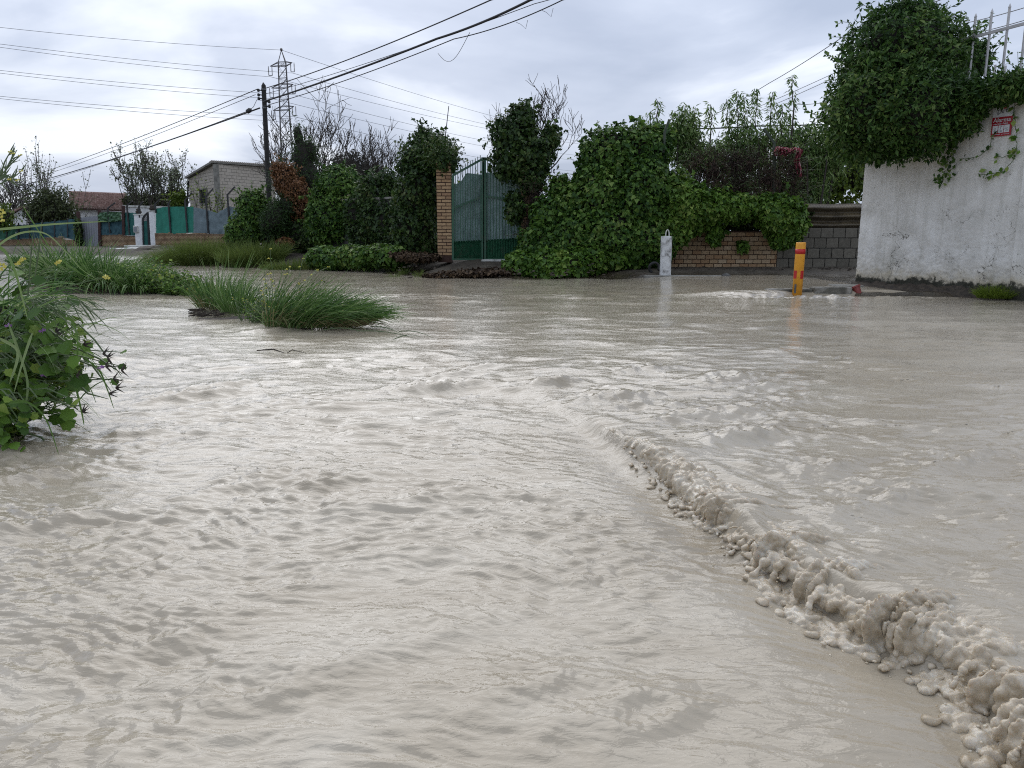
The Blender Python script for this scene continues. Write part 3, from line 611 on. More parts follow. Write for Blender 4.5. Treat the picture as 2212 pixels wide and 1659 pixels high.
# ================================================================== LARGE STRUCTURE
def brick_object(me, name, parent, loc, rz, sc):
    o = bpy.data.objects.new(name, me); COL.objects.link(o); o.parent = parent; o.location = Vector(loc) - origin(parent); o.rotation_euler = (rr.gauss(0, .006), rr.gauss(0, .006), rz + rr.gauss(0, .008)); o.scale = sc; return o
def unit_brick(mat, bev=.03):
    mb = MB(); mb.hexa([(-.5, -.5, -.5), (.5, -.5, -.5), (.5, .5, -.5), (-.5, .5, -.5)], [(-.5, -.5, .5), (.5, -.5, .5), (.5, .5, .5), (-.5, .5, .5)])
    o = mb.build('brick', None, bevel=bev); me = o.data; bpy.data.objects.remove(o); me.materials.append(mat); return me
BR = unit_brick(M['brick'], .025); BP = unit_brick(M['brick_pillar'], .03); BB = unit_brick(M['block'], .02)

# ---- white stucco wall at the right
PL = Vector((7.42, 16.75, 0)); PR = Vector((9.02, 13.98, 0)); dW = (PR - PL).normalized(); nW = Vector((dW.y, -dW.x, 0))     # nW towards the street
LW = (PR - PL).length; HW = 3.52
def on_wall(px, py, off=0.0):
    o = Vector((0, 0, CAMZ)); d = ray(px, py); k = ((PL + nW * off) - o).dot(nW) / d.dot(nW); return o + d * k
wall = thing('stucco_wall', 'tall white stucco wall with cracked flaking foot beside the flood', 'wall', PL)
nu, nv_ = 170, 170
uu = np.linspace(0, LW, nu); vv = np.linspace(0, 1, nv_); UU, VV = np.meshgrid(uu, vv)
bot = .06 + .05 * pn(uu * 2.2, uu * 0, 61) + .03 * pn(uu * 9, uu * 0 + .5, 62)
ZZw = bot[None, :] + VV * (HW - bot[None, :])
amp_ = .006 + .012 * sstep(1.5, .2, ZZw)
offw = amp_ * (pn(UU * 2.4, ZZw * 2.4, 63) + .7 * pn(UU * 6, ZZw * 6, 64) + .6 * pn(UU * 14, ZZw * 14, 65) + .4 * pn(UU * 31, ZZw * 31, 60))
cr = np.abs(pn(UU * .9 + .3 * pn(UU * 4, ZZw * 4, 66), ZZw * 1.7 + .25 * pn(UU * 5, ZZw * 5, 67), 68)); offw -= .016 * np.exp(-(cr / .012) ** 2) * sstep(2.4, 1.0, ZZw)   # cracks
PW = np.array(PL)[None, None] + UU[..., None] * np.array(dW) + offw[..., None] * np.array(nW); PW[..., 2] = ZZw
back = PL - nW * .32
me = np_mesh('wall_face', PW.reshape(-1, 3) - np.array(PL), grid_faces(nv_, nu), True); link('wall_face', me, M['stucco'], wall)
mb = MB(); a, b = PL - nW * .03, PR - nW * .03; c_, d_ = PR - nW * .32, PL - nW * .32
mb.hexa([a, b, c_, d_], [p + Vector((0, 0, HW)) for p in (a, b, c_, d_)]); mb.build('wall_body', M['stucco'], wall)
pil = thing('wall_pilaster', 'thick white stucco pier at the far right end of the wall', 'pier', PR)
mb = MB(); q0, q1 = PR + nW * .07, PR + dW * 3.2 + nW * .07
mb.hexa([q0, q1, q1 - nW * .45, q0 - nW * .45], [p + Vector((0, 0, 3.6)) for p in (q0, q1, q1 - nW * .45, q0 - nW * .45)]); mb.build('pier_body', M['stucco'], pil)

# ---- brick wall and block wall behind the street mouth
YB = 22.6
def flat_wall(name, label, x0, x1, z0, z1, bw, bh, me, mort, Yf, gap=.020, dep=.10, half=True, top=None, y_slope=0.0):
    th = thing(name, label, 'wall', ((x0 + x1) / 2, Yf, z0)); mb = MB()
    mb.box(((x0 + x1) / 2, Yf + dep / 2 + .03, z0 - .3), x1 - x0 - .02, dep, z1 - z0 + .28); mb.build('mortar_bed', mort, th)
    r = 0; z = z0
    while z + bh * .6 < z1 + .01:
        x = x0 - (bw * .5 * (r % 2) if half else 0)
        while x < x1 - .02:
            a, b = max(x, x0), min(x + bw, x1)
            if b - a > .05 and not (top and top(a, z)):
                brick_object(me, 'brick' if bh < .2 else 'block', th, ((a + b) / 2, Yf + dep / 2 + rr.gauss(0, .003), z + bh / 2), 0, (b - a - gap, dep, bh - gap))
            x += bw
        z += bh; r += 1
    return th
xa, xb = W(1392, 540, YB).x, W(1679, 540, YB).x; zb = W(1500, 577, YB).z
flat_wall('brick_wall', 'low wall of tan bricks half buried under ivy', xa, xb, zb - .03, W(1500, 497, YB).z, .253, .1285, BR, M['mortar'], YB)
xa2, xb2 = xb + .005, W(1905, 540, YB).x
flat_wall('block_wall', 'low grey concrete block wall between brick wall and stucco wall', xa2, xb2, zb - .04, W(1800, 491, YB).z, .352, .2905, BB, M['mortar_grey'], YB + .02, .022, .16)
# corrugated sheet above the block wall
th = thing('corrugated_sheet', 'dark brown corrugated sheet lying along the top of the block wall', 'metal sheet', W(1795, 489, YB + .35)); mb = MB()
x0, x1 = W(1722, 460, YB).x, W(1900, 460, YB).x; zt, zl = W(1795, 440, YB + .3).z, W(1795, 496, YB + .3).z; nz = 26; vs, fs = [], []
for i in range(nz + 1):
    z = zl + (zt - zl) * i / nz; off = .075 * math.cos(i / nz * 2 * math.pi * 3)
    for j in range(9): vs.append((x0 + (x1 - x0) * j / 8, YB + .32 + off, z + .01 * math.sin(j * 1.3)))
for i in range(nz):
    for j in range(8): a = i * 9 + j; fs.append((a, a + 1, a + 10, a + 9))
mb.add(vs, fs); mb.add([(v[0], v[1] + .012, v[2]) for v in vs], [f[::-1] for f in fs]); mb.build('sheet', M['corr'], th, smooth=True)
mb = MB()                                  # chain link in front of it
zc0, zc1 = zl - .05, zt + .03; xx = x0
while xx < x1 + .5:
    for sg in (1, -1): mb.tube([(xx, YB + .17, zc0), (xx + sg * (zc1 - zc0) * .8, YB + .17, zc1)], .0022, 3, False)
    xx += .085
fn = thing('chain_link_fence', 'rusty chain link netting in front of the brown corrugated sheet', 'fence', ((x0 + x1) / 2, YB + .17, zc0)); mb.build('netting', M['debris'], fn, 'stuff')

# ---- gate between brick pillars
YG = 23.5
def pillar(label, px0, px1, pyt, pyb, Y):
    c = W((px0 + px1) / 2, pyb, Y); wd = (px1 - px0) * pxm(Y); h = (pyb - pyt) * pxm(Y) * 1.02; th = thing('gate_pillar', label, 'pillar', c, 'brick pillars of the green gate'); mb = MB()
    mb.box((c.x, c.y + wd / 2, c.z - .3), wd - .03, wd - .03, h + .29); mb.build('mortar_core', M['mortar'], th)
    bh = .097; z = c.z - bh; r = 0
    while z < c.z + h:
        spl = (.62, .38) if r % 2 else (.34, .66); x = c.x - wd / 2
        for k in spl:
            brick_object(BP, 'brick', th, (x + wd * k / 2, c.y + .055, z + bh / 2), 0, (wd * k - .02, .11, bh - .024)); x += wd * k
        for side in (-1, 1): brick_object(BP, 'brick', th, (c.x + side * (wd / 2 - .055), c.y + .11 + (wd - .11) / 2, z + bh / 2), 0, (.11, wd - .135, bh - .024))
        z += bh; r += 1
    return th
pillar('tan brick gate pillar bare below its ivy cap, beside the tall dark ivy', 945, 976.5, 362, 545, YG)
pillar('brick gate pillar wrapped in ivy and dry vine stems', 1125, 1149, 380, 560, YG)
def gate_leaf(label, pa, pb, ya, yb, nb, side):
    """pa, pb: picture x of hinge and meeting side; ya, yb: depths"""
    base = W(pa, 561.5, ya); th = thing('gate_leaf', label, 'gate', base, 'leaves of the green bar gate')
    A = lambda k, py: W(pa + (pb - pa) * k, py[0] + (py[1] - py[0]) * k, ya + (yb - ya) * k)
    top = (379, 343) if side < 0 else (372, 343)
    fr = MB(); fr.bar(A(0, (561, 561)), A(0, (top[0], 0)), .07); fr.build('hinge_post', M['gate_green'], th)
    fr = MB(); fr.bar(A(1, (0, 561)), A(1, (0, 340)), .085); fr.build('meeting_post', M['gate_green'], th)
    fr = MB(); fr.bar(A(0, top), A(1, top), .06); fr.build('top_rail', M['gate_green'], th)
    mid = (450, 424) if side < 0 else (432, 424); fr = MB(); fr.bar(A(0, mid), A(1, mid), .05); fr.build('middle_rail', M['gate_green'], th)
    fr = MB(); fr.bar(A(0, (560, 560)), A(1, (560, 560)), .05); fr.build('bottom_rail', M['gate_green'], th)
    lo = (521.5, 518) if side < 0 else (513.5, 518)
    fr = MB(); npl = 22; vs, fs = [], []
    for i in range(npl * 2 + 1):
        k = i / (npl * 2); o = Vector((0, -.02 if i % 2 else .012, 0)); vs += [A(k, lo) + o, A(k, (561, 561)) + o]
    for i in range(npl * 2): fs.append((2 * i, 2 * i + 1, 2 * i + 3, 2 * i + 2))
    fr.add(vs, fs).add([v + Vector((0, .012, 0)) for v in vs], [f[::-1] for f in fs]); fr.build('kick_panel', M['gate_green'], th)
    for i in range(1, nb):
        k = i / nb; fr = MB(); tp = A(k, top) + Vector((0, -.035, .12 + .02 * rr.random())); b0 = A(k, lo) + Vector((0, -.035, -.03)); fr.bar(b0, tp, .022)
        fr.build('bar', M['gate_green'], th)
    # cloth tied behind the bars
    nx, nz = 26, 30; vs, fs = [], []
    ct = ([(0, 400), (.25, 392), (.45, 373), (1, 377)] if side < 0 else [(0, 372), (.35, 372), (.8, 384), (1, 388)])
    for i in range(nx + 1):
        k = i / nx; kk = k if side < 0 else 1 - k
        t_ = np.interp(kk if side < 0 else kk, [c[0] for c in ct], [c[1] for c in ct]); b_ = lo[0] + (lo[1] - lo[0]) * k + 6
        for j in range(nz + 1):
            py = t_ + (b_ - t_) * j / nz; p = W(pa + (pb - pa) * k, py, ya + (yb - ya) * k)
            p.y += .07 + .05 * pn(k * 5 + j * .05, j * .14, 71) + .025 * math.sin(k * 30 + 2 * math.sin(j * .3)) * (j / nz) + .04 * abs(math.sin((j / nz - .37) * 4)) * .6; vs.append(p)
    for i in range(nx):
        for j in range(nz): a = i * (nz + 1) + j; fs.append((a, a + 1, a + nz + 2, a + nz + 1))
    fr = MB(); fr.add(vs, fs); fr.build('cloth', M['cloth'], th, smooth=True); return th
gate_leaf('left leaf of the green barred gate, next to the bare brick pillar', 978.5, 1043, YG + .05, YG + .25, 12, -1)
gate_leaf('right leaf of the green barred gate, next to the ivy wrapped pillar', 1124, 1047, YG + .05, YG + .25, 12, 1)
mb = MB(); p = W(1069, 562, YG - .25); mb.box((p.x, p.y, p.z - .04), .8, .18, .06); tag(mb.build('threshold_slab', M['concrete_w'], bevel=.01), 'thin pale slab on the soil at the foot of the gate', 'slab')

# ---- far left: houses
def gf(px): return 54 - .0173 * px
def block_skin(A, B, C_, D, bw, bh, off):     # A,B bottom; D,C top: a skin of blocks with recessed joints
    mb = MB(); ux = (B - A); n = ux.cross(Vector((0, 0, 1))).normalized(); L_ = ux.length; ux.normalize(); z = 0; r = 0; H = max((C_ - B).length, (D - A).length)
    while z < H:
        x = -(bw / 2) * (r % 2)
        while x < L_:
            a, b = max(x, 0), min(x + bw, L_); k = (a + b) / 2 / L_; ht = (D - A).length * (1 - k) + (C_ - B).length * k; zz = min(z + bh, ht)
            if b - a > .03 and zz - z > .03:
                g = .012; p0 = A + ux * (a + g) + Vector((0, 0, z + g)); p1 = A + ux * (b - g) + Vector((0, 0, z + g)); o_ = n * (off + rr.uniform(0, .008)); t0 = Vector((0, 0, zz - z - 2 * g)); inn = -n * .02
                mb.hexa([p0 + o_, p1 + o_, p1 + inn, p0 + inn], [q + t0 for q in (p0 + o_, p1 + o_, p1 + inn, p0 + inn)])
            x += bw
        z += bh; r += 1
    return mb
Yc = 53.0
hc = W(466, 354, Yc); hz0 = .3
hl = W(407, 387, 58.5); hr = W(592, 362.5, 57.5)
house = thing('block_house', 'beige concrete block shed house with sloping roof edge and barred window', 'house', (hc.x, hc.y, hz0))
def col(p, z): return Vector((p.x, p.y, z))
mb = MB(); bk = Vector((hr.x - (hc.x - hl.x), hr.y + (hl.y - hc.y), hl.z))
mb.hexa([col(hc, hz0), col(hr, hz0), col(bk, hz0), col(hl, hz0)], [hc, Vector((hr.x, hr.y, hr.z)), bk, hl]); mb.build('wall_core', M['concrete'], house)
block_skin(col(hl, hz0), col(hc, hz0), hc, hl, .42, .21, .012).build('side_blocks', M['block_house'], house, 'stuff')
block_skin(col(hc, hz0), col(hr, hz0), hr, hc, .42, .21, .012).build('front_blocks', M['block_house'], house, 'stuff')
mb = MB(); mb.box((hc.x, hc.y - .02, hz0), .36, .2, hc.z - hz0 - .02, .3); mb.build('corner_pier', M['concrete'], house)
rf = MB(); o_ = [Vector((0, 0, .03)), Vector((0, 0, .16))]; e1, e2, e3, e4 = hl + Vector((-.25, -.1, 0)), hc + Vector((-.15, -.35, 0)), hr + Vector((.3, -.25, 0)), bk
rf.hexa([e1 + o_[0], e2 + o_[0], e3 + o_[0], e4 + o_[0]], [e1 + o_[1], e2 + o_[1], e3 + o_[1], e4 + o_[1]]); rfo = rf.build('roof', M['concrete'], house)
mb = MB(); nt_ = 34
for i in range(nt_):
    k = (i + .5) / nt_; p = e2.lerp(e3, k) + Vector((0, -.05, .16)); mb.tube([p, p + (e1 - e2).normalized() * .5], .06, 6)
mb.build('ridge_tile', M['roof_grey'], rfo, 'stuff')
def on_side(px, py, off=.03):
    n_ = (hc - hl).cross(Vector((0, 0, 1))).normalized(); o0 = Vector((0, 0, CAMZ)); d = ray(px, py); k = (hl + n_ * off - o0).dot(n_) / d.dot(n_); return o0 + d * k
wn = MB(); qs = [on_side(432, 441), on_side(446, 441), on_side(446, 407), on_side(432, 409)]; bi = [q + Vector((.1, .12, 0)) for q in qs]
wn.add(qs + bi, [(0, 1, 2, 3), (7, 6, 5, 4), (0, 4, 5, 1), (1, 5, 6, 2), (2, 6, 7, 3), (3, 7, 4, 0)]); wno = wn.build('window', M['glass'], house)
mb = MB(); q5 = [on_side(x, y, .07) for x, y in ((432, 441), (446, 441), (446, 407), (432, 409))]
for i in range(4): mb.bar(q5[i], q5[(i + 1) % 4], .09)
mb.build('frame', M['concrete'], wno)
for k in (.25, .5, .75):
    mb = MB(); mb.bar(q5[0].lerp(q5[1], k), q5[3].lerp(q5[2], k), .03); mb.build('bar', M['darksteel'], wno)
mb = MB(); mb.bar(on_side(404, 446, .06), on_side(407, 391, .06), .09); mb.build('downpipe', M['darksteel'], house)

# tiled house
Yt = 63.0
th = thing('tiled_house', 'low white house with red brown tiled roof behind the grey gate', 'house', W(205, 510, Yt)); r0, r1 = W(150, 420, Yt + 4), W(272, 425, Yt + 4); v0, v1 = W(152, 452, Yt), W(272, 457.5, Yt)
mb = MB(); f0, f1 = v0 + Vector((.2, .5, 0)), v1 + Vector((-.2, .5, 0)); mb.hexa([col(f0, .2), col(f1, .2), col(r1 + Vector((0, 3, 0)), .2), col(r0 + Vector((0, 3, 0)), .2)], [f0, f1, col(r1 + Vector((0, 3, 0)), f1.z), col(r0 + Vector((0, 3, 0)), f0.z)]); mb.build('wall', M['render_w'], th)
rm = MB(); rb0, rb1 = r0 + Vector((0, 4, -1.2)), r1 + Vector((0, 4, -1.2)); dz = Vector((0, 0, .12))
rm.hexa([v0, v1, r1, r0], [v0 + dz, v1 + dz, r1 + dz, r0 + dz]); rm.hexa([r0, r1, rb1, rb0], [r0 + dz, r1 + dz, rb1 + dz, rb0 + dz]); ro = rm.build('roof', M['mortar'], th)
mb = MB(); nc, nr_ = 24, 9
for i in range(nc):
    for j in range(nr_):
        a, b = (i + .5) / nc, j / nr_; p = v0.lerp(v1, a).lerp(r0.lerp(r1, a), b) + dz * 1.15; q = v0.lerp(v1, a).lerp(r0.lerp(r1, a), b + 1.08 / nr_) + dz * .95
        mb.tube([p + Vector((0, 0, .09 + rr.uniform(0, .03))), q], [.135, .085], 6, True)
mb.build('roof_tile', M['roof'], ro, 'stuff')
mb = MB(); mb.tube([r0 + dz * 1.2, r1 + dz * 1.2], .16, 6); mb.build('ridge_cap', M['roof'], ro)
# annex wall
th = thing('annex_building', 'long low white annex with flat coping behind the teal net', 'outbuilding', W(312, 500, 60)); a, b = W(268, 447, 60), W(362, 450, 58.5)
mb = MB(); mb.hexa([col(a, .2), col(b, .2), col(b, .2) + Vector((0, 3, 0)), col(a, .2) + Vector((0, 3, 0))], [a, b, b + Vector((0, 3, 0)), a + Vector((0, 3, 0))]); mb.build('wall', M['render_w'], th)
mb = MB(); up = Vector((0, 0, .14)); aa, bb = a + Vector((-.1, -.08, 0)), b + Vector((.1, -.08, 0)); mb.hexa([aa, bb, bb + Vector((0, .5, 0)), aa + Vector((0, .5, 0))], [q + up for q in (aa, bb, bb + Vector((0, .5, 0)), aa + Vector((0, .5, 0)))]); mb.build('coping', M['concrete_w'], th)
# small house at the far left
th = thing('small_white_house', 'small white house with a pale gable roof at far left', 'house', W(38, 510, 66)); a, b, c = W(24, 466, 66), W(56, 466, 66), W(52, 449, 66); mb = MB(); dp = Vector((0, 4, 0))
pts = [col(a, .2), col(b, .2), b, c, a]; mb.add(pts + [p + dp for p in pts], [(0, 1, 2, 3, 4), (9, 8, 7, 6, 5), (0, 4, 9, 5), (1, 6, 7, 2), (0, 5, 6, 1)]); mb.build('wall', M['render_w'], th)
mb = MB(); l = a + Vector((-.6, -.3, -.15)); k_ = Vector((0, 0, .16)); mb.hexa([l, c + Vector((0, -.3, 0)), c + dp, l + dp], [q + k_ for q in (l, c + Vector((0, -.3, 0)), c + dp, l + dp)]); r_b = b + Vector((.5, -.3, -.15)); mb.hexa([c + Vector((0, -.3, 0)), r_b, r_b + dp, c + dp], [q + k_ for q in (c + Vector((0, -.3, 0)), r_b, r_b + dp, c + dp)]); mb.build('roof', M['roof'], th)
# white car behind the net
cc = W(8, 500, 57.5); th = thing('parked_car', 'white car parked behind the net fence at far left', 'car', (cc.x, cc.y, .42)); mb = MB(); x, y, z = cc.x, cc.y, .42; Lc = 4.2
def prof_body(pr, w_, inset=0):
    n = len(pr); vs = [Vector((x + a, y - w_ / 2 + inset, z + b)) for a, b in pr] + [Vector((x + a, y + w_ / 2 - inset, z + b)) for a, b in pr]
    return vs, [tuple(range(n)), tuple(range(2 * n - 1, n - 1, -1))] + [(i, n + i, n + (i + 1) % n, (i + 1) % n) for i in range(n)]
mb.add(*prof_body([(-2.1, .3), (2.1, .3), (2.12, .75), (1.5, .92), (-2.0, .98), (-2.1, .7)], 1.7)); mb.build('body', M['car'], th, bevel=.04)
mb = MB(); mb.add(*prof_body([(-1.9, .97), (1.15, .93), (.45, 1.45), (-1.4, 1.48)], 1.5)); mb.build('cabin', M['car'], th, bevel=.04)
mb = MB(); mb.add(*prof_body([(-1.6, 1.0), (.85, .97), (.38, 1.38), (-1.3, 1.4)], 1.53)); mb.build('side_window', M['glass'], th)
for sx in (-1.3, 1.3):
    mb = MB(); mb.tube([(x + sx, y - .87, z + .31), (x + sx, y + .87, z + .31)], .31, 14); mb.build('wheel', M['rubber'], th)

# ---- far left: fence line
def fence_wall(label, px0, px1, top, bot):
    """top: list of (px, py) of the wall head"""
    th = thing('low_brick_wall', label, 'wall', W((px0 + px1) / 2, bot, gf((px0 + px1) / 2)), 'low brick walls under the netting'); mb, mm = MB(), MB(); bw, bh = .25, .075
    A, B = W(px0, bot, gf(px0)), W(px1, bot, gf(px1)); zmin = min(A.z, B.z) - .15; ux = (B - A); ux.z = 0; Lx = ux.length; ux.normalize(); n_ = Vector((ux.y, -ux.x, 0))
    tz = lambda s: W(px0 + (px1 - px0) * s / Lx, np.interp(px0 + (px1 - px0) * s / Lx, [q[0] for q in top], [q[1] for q in top]), gf(px0 + (px1 - px0) * s / Lx)).z
    r, z = 0, zmin
    while z < 3:
        s = -(bw / 2) * (r % 2); some = False
        while s < Lx:
            a, b = max(s, 0), min(s + bw, Lx)
            if b - a > .04 and z + bh * .7 < tz((a + b) / 2):
                some = True; p0 = A + ux * (a + .012); p1 = A + ux * (b - .012); o1 = n_ * rr.uniform(.012, .024)
                q = [Vector((p.x, p.y, z)) for p in (p0 + o1, p1 + o1, p1 - n_ * .1, p0 - n_ * .1)]; mb.hexa(q, [p + Vector((0, 0, bh - .024)) for p in q])
            s += bw
        z += bh; r += 1
        if not some: break
    k = 12
    for i in range(k):
        a, b = Lx * i / k, Lx * (i + 1) / k; q = [A + ux * a, A + ux * b, A + ux * b - n_ * .12, A + ux * a - n_ * .12]; h = min(tz(a + .01), tz(b - .01), tz((a + b) / 2)) - .02
        mm.hexa([Vector((p.x, p.y, zmin - .2)) for p in q], [Vector((p.x, p.y, h)) for p in q])
    mm.build('mortar_bed', M['mortar'], th); mb.build('brick', M['brick_far'], th, 'stuff'); return th
fence_wall('low tan brick wall under the blue net at far left', -40, 171, [(-60, 520), (0, 518), (80, 514), (143, 510), (144, 517), (171, 519)], 531)
fence_wall('low tan brick wall between the grey gate and the white gate posts', 220, 299, [(220, 506.5), (270, 504.5), (272, 508), (299, 510)], 529)
fence_wall('low stepped brick wall under the emerald net right of the white gate posts', 336, 530, [(336, 503), (372, 501), (380, 504), (450, 502), (452, 504), (530, 506)], 530)

def net(label, mat, pts, sag=2.0, off=-.06, nm='fence_net', fold=.06, seed=1):
    """pts: (px, top, bottom) along the fence; a sagging cloth hung between posts"""
    n, mrow = 40, 12; vs, fs = [], []
    for i in range(n + 1):
        px = pts[0][0] + (pts[-1][0] - pts[0][0]) * i / n; t_ = np.interp(px, [p[0] for p in pts], [p[1] for p in pts]); b_ = np.interp(px, [p[0] for p in pts], [p[2] for p in pts])
        t_ += sag * (.5 + .5 * float(pn(i * .33, 0, seed))) + sag * .5 * float(pn(i * .9, 3, seed))
        for j in range(mrow + 1):
            p = W(px, t_ + (b_ - t_) * j / mrow, gf(px)); p.y += off + fold * float(pn(i * .5, j * .35, seed + 1)) + fold * .6 * float(pn(i * 1.3 + j * .3, j * .2, seed + 2)); vs.append(p)
    for i in range(n):
        for j in range(mrow): a = i * (mrow + 1) + j; fs.append((a, a + 1, a + mrow + 2, a + mrow + 1))
    mb = MB(); mb.add(vs, fs); return tag(mb.build(nm, M[mat], smooth=True), label, 'netting', 'nets hung along the far fence')
net('dark green end of the netting at the left picture edge', 'net_green', [(-60, 487, 520), (36, 484, 517)], 2, seed=3)
net('dark blue netting sagging over the left brick wall', 'net_blue', [(36, 485, 517), (100, 478, 515), (140, 474, 513), (168, 470, 520)], 4, seed=5)
net('dark teal netting hanging below the rolled green tarp', 'net_blue', [(217, 474, 508), (266, 474, 507)], 1, seed=7)
net('teal netting between red brown post and white gate pillar', 'net_teal', [(267, 458, 508), (298, 460, 509)], 1, seed=9)
net('bright emerald netting right of the white gate pillar', 'net_emerald', [(338, 451, 504), (352, 447, 503), (372, 446, 505), (419, 446, 503)], .8, seed=11, fold=.03)
net('blue grey netting sagging between angled posts beside the ivy', 'net_grey', [(419, 446, 503), (450, 453, 504), (470, 459, 505), (497, 444, 505), (524, 452, 506)], 2.5, seed=13)
net('crumpled green tarp bundled over the top of the fence', 'tarp', [(216, 459, 480), (240, 457, 480), (266, 458, 477)], 1.5, -.22, 'rolled_tarp', .14, 15)
POST = None
def angled_post(px, pyb, pyk, pxt, pyt):
    Y_ = gf(px) - .12; b, k, t_ = W(px, pyb, Y_), W(px + (px - 1106) / (9380 - 500) * 0, pyk, Y_), W(pxt, pyt, Y_); k.x = b.x; mb = MB(); mb.bar(b, k, .085); mb.bar(k - Vector((0, 0, .02)), t_, .07)
    return mb
for (px, pyb, pyk, pxt, pyt), lb in zip([(238, 503, 449, 249, 437.5), (280, 508, 444, 286, 434), (302, 470, 446, 309, 435), (336.5, 460, 440, 346, 430), (369, 504, 440, 368, 433), (405, 503, 432, 415, 416), (450, 504, 424, 461, 407), (497, 505, 420, 508, 403)],
        ['angled dark fence post rising out of the green tarp', 'angled dark fence post on the teal net left of the white pillar', 'angled dark fence post just behind the left white pillar', 'thin angled fence post behind the right white pillar', 'straight dark fence post in the emerald net', 'angled dark post where emerald and grey nets meet', 'tall angled dark post in front of the barred window', 'angled dark post in the grey net left of the ivy']):
    tag(angled_post(px, pyb, pyk, pxt, pyt).build('fence_post', M['fencepost']), lb, 'post', 'angled posts of the far fence')
for (px, a, b), od in zip(((15, 485, 518), (40, 484, 516), (64, 482, 515), (91, 479, 514), (118, 477, 513), (146, 474, 512)), ('first from the left edge', 'second from the left edge', 'third from the left edge', 'third from the wooden post', 'second from the wooden post', 'nearest the vine covered wooden post')):
    mb = MB(); mb.bar(W(px, b, gf(px) - .1), W(px, a - 3, gf(px) - .1), .07); tag(mb.build('net_post', M['fencepost']), 'short dark post in the blue netting, ' + od, 'post', 'short posts in the left netting')
for px, t_, b, lb in ((168.5, 457, 530, 'vine covered dark wooden post left of the grey sheet gate'), (215, 452, 531, 'dark red wooden post right of the grey sheet gate'), (266.5, 444, 506, 'dark red wooden post at the right end of the green tarp')):
    mb = MB(); mb.bar(W(px + 1.5, b + 2, gf(px) - .15), W(px, t_, gf(px) - .15), .17); tag(mb.build('wooden_post', M['wood'], bevel=.012), lb, 'post', 'wooden posts of the far fence')
mb = MB(); n = 16; vs, fs = [], []
for i in range(n + 1):
    k = i / n; px0 = 173.6 + (215.5 - 173.6) * k; px1 = 179 + (219 - 179) * k; o = -.03 if i % 2 else 0
    a, b = W(px0, 470 - 4.5 * k, gf(px0) - .05 + o), W(px1, 535, gf(px1) - .05 + o); vs += [a, b]
for i in range(n): fs.append((2 * i, 2 * i + 1, 2 * i + 3, 2 * i + 2))
mb.add(vs, fs).add([v + Vector((0, .03, 0)) for v in vs], [f[::-1] for f in fs]); g_ = mb.build('sheet_gate', M['sheet']); tag(g_, 'plain grey sheet metal gate between two wooden posts', 'gate')
# white gate posts with urns, meter box, small gate
def white_post(label, px0, px1, t_, b, px0t):
    c = W((px0 + px1) / 2, b, gf(px0)); ct = W(px0t + (px1 - px0) / 2, t_, gf(px0)); wd = (px1 - px0) * pxm(gf(px0)); th = thing('gate_post', label, 'pillar', c, 'white posts of the small garden gate'); mb = MB()
    mb.bar(c - Vector((0, 0, .2)), Vector((c.x + (ct.x - c.x) * .4, c.y, ct.z)), wd); mb.build('shaft', M['white_paint'], th, bevel=.02); tx = c.x + (ct.x - c.x) * .4
    mb = MB(); mb.box((tx, c.y, ct.z - .02), wd * 1.16, wd * 1.16, .07); mb.build('cap', M['concrete_w'], th, bevel=.01)
    mb = MB(); mb.lathe((tx, c.y, ct.z + .05), [(.10, 0), (.16, .05), (.20, .14), (.12, .2), (.15, .27), (.03, .36)], 10); mb.build('urn', M['debris'], th, smooth=True); return th
white_post('white gate post carrying the grey meter box', 297, 312, 464, 532.5, 295)
white_post('white gate post with flaking right edge beside the emerald net', 328, 339, 457, 532, 327)
th = thing('meter_box', 'small pale meter box on the left white gate post', 'box', W(294, 502, gf(295) - .3)); p = W(294.5, 502.5, gf(295) - .3); mb = MB(); mb.box(p, .26, .18, .42); mb.build('case', M['concrete_w'], th, bevel=.015)
mb = MB(); mb.box(p + Vector((0, -.1, .06)), .18, .02, .28); mb.build('door', M['sheet'], th)
th = thing('garden_gate', 'small dark green gate with arched top between white posts', 'gate', W(320, 532, gf(320))); Yg = gf(320) + .1
top = [(309, 471), (313, 465), (319.5, 459), (324, 462), (327.5, 468)]; mb = MB()
mb.bar(W(310.5, 532, Yg), W(308.8, 470, Yg), .09); mb.bar(W(331, 532, Yg), W(327.5, 467, Yg), .08)
for a, b in zip(top, top[1:]): mb.bar(W(*a, Yg), W(*b, Yg), .08)
mb.bar(W(311, 531, Yg), W(331, 531, Yg), .08); mb.build('frame', M['darksteel'], th)
mb = MB(); mb.bar(W(323, 532, Yg - .04), W(320, 459, Yg - .04), .12); mb.build('centre_post', M['darksteel'], th)
mb = MB(); a, b, c, d = W(310.5, 531, Yg), W(331, 531, Yg), W(328, 475, Yg), W(309, 478, Yg); o = Vector((0, .03, 0)); mb.hexa([a, b, b + o, a + o], [d, c, c + o, d + o]); mb.build('panel', M['net_teal'], th)
for i in range(8):
    px = 310.5 + 2.2 * i; mb = MB(); mb.bar(W(px, 477, Yg - .02), W(px, np.interp(px, [q[0] for q in top], [q[1] for q in top]), Yg - .02), .03); mb.build('bar', M['darksteel'], th)
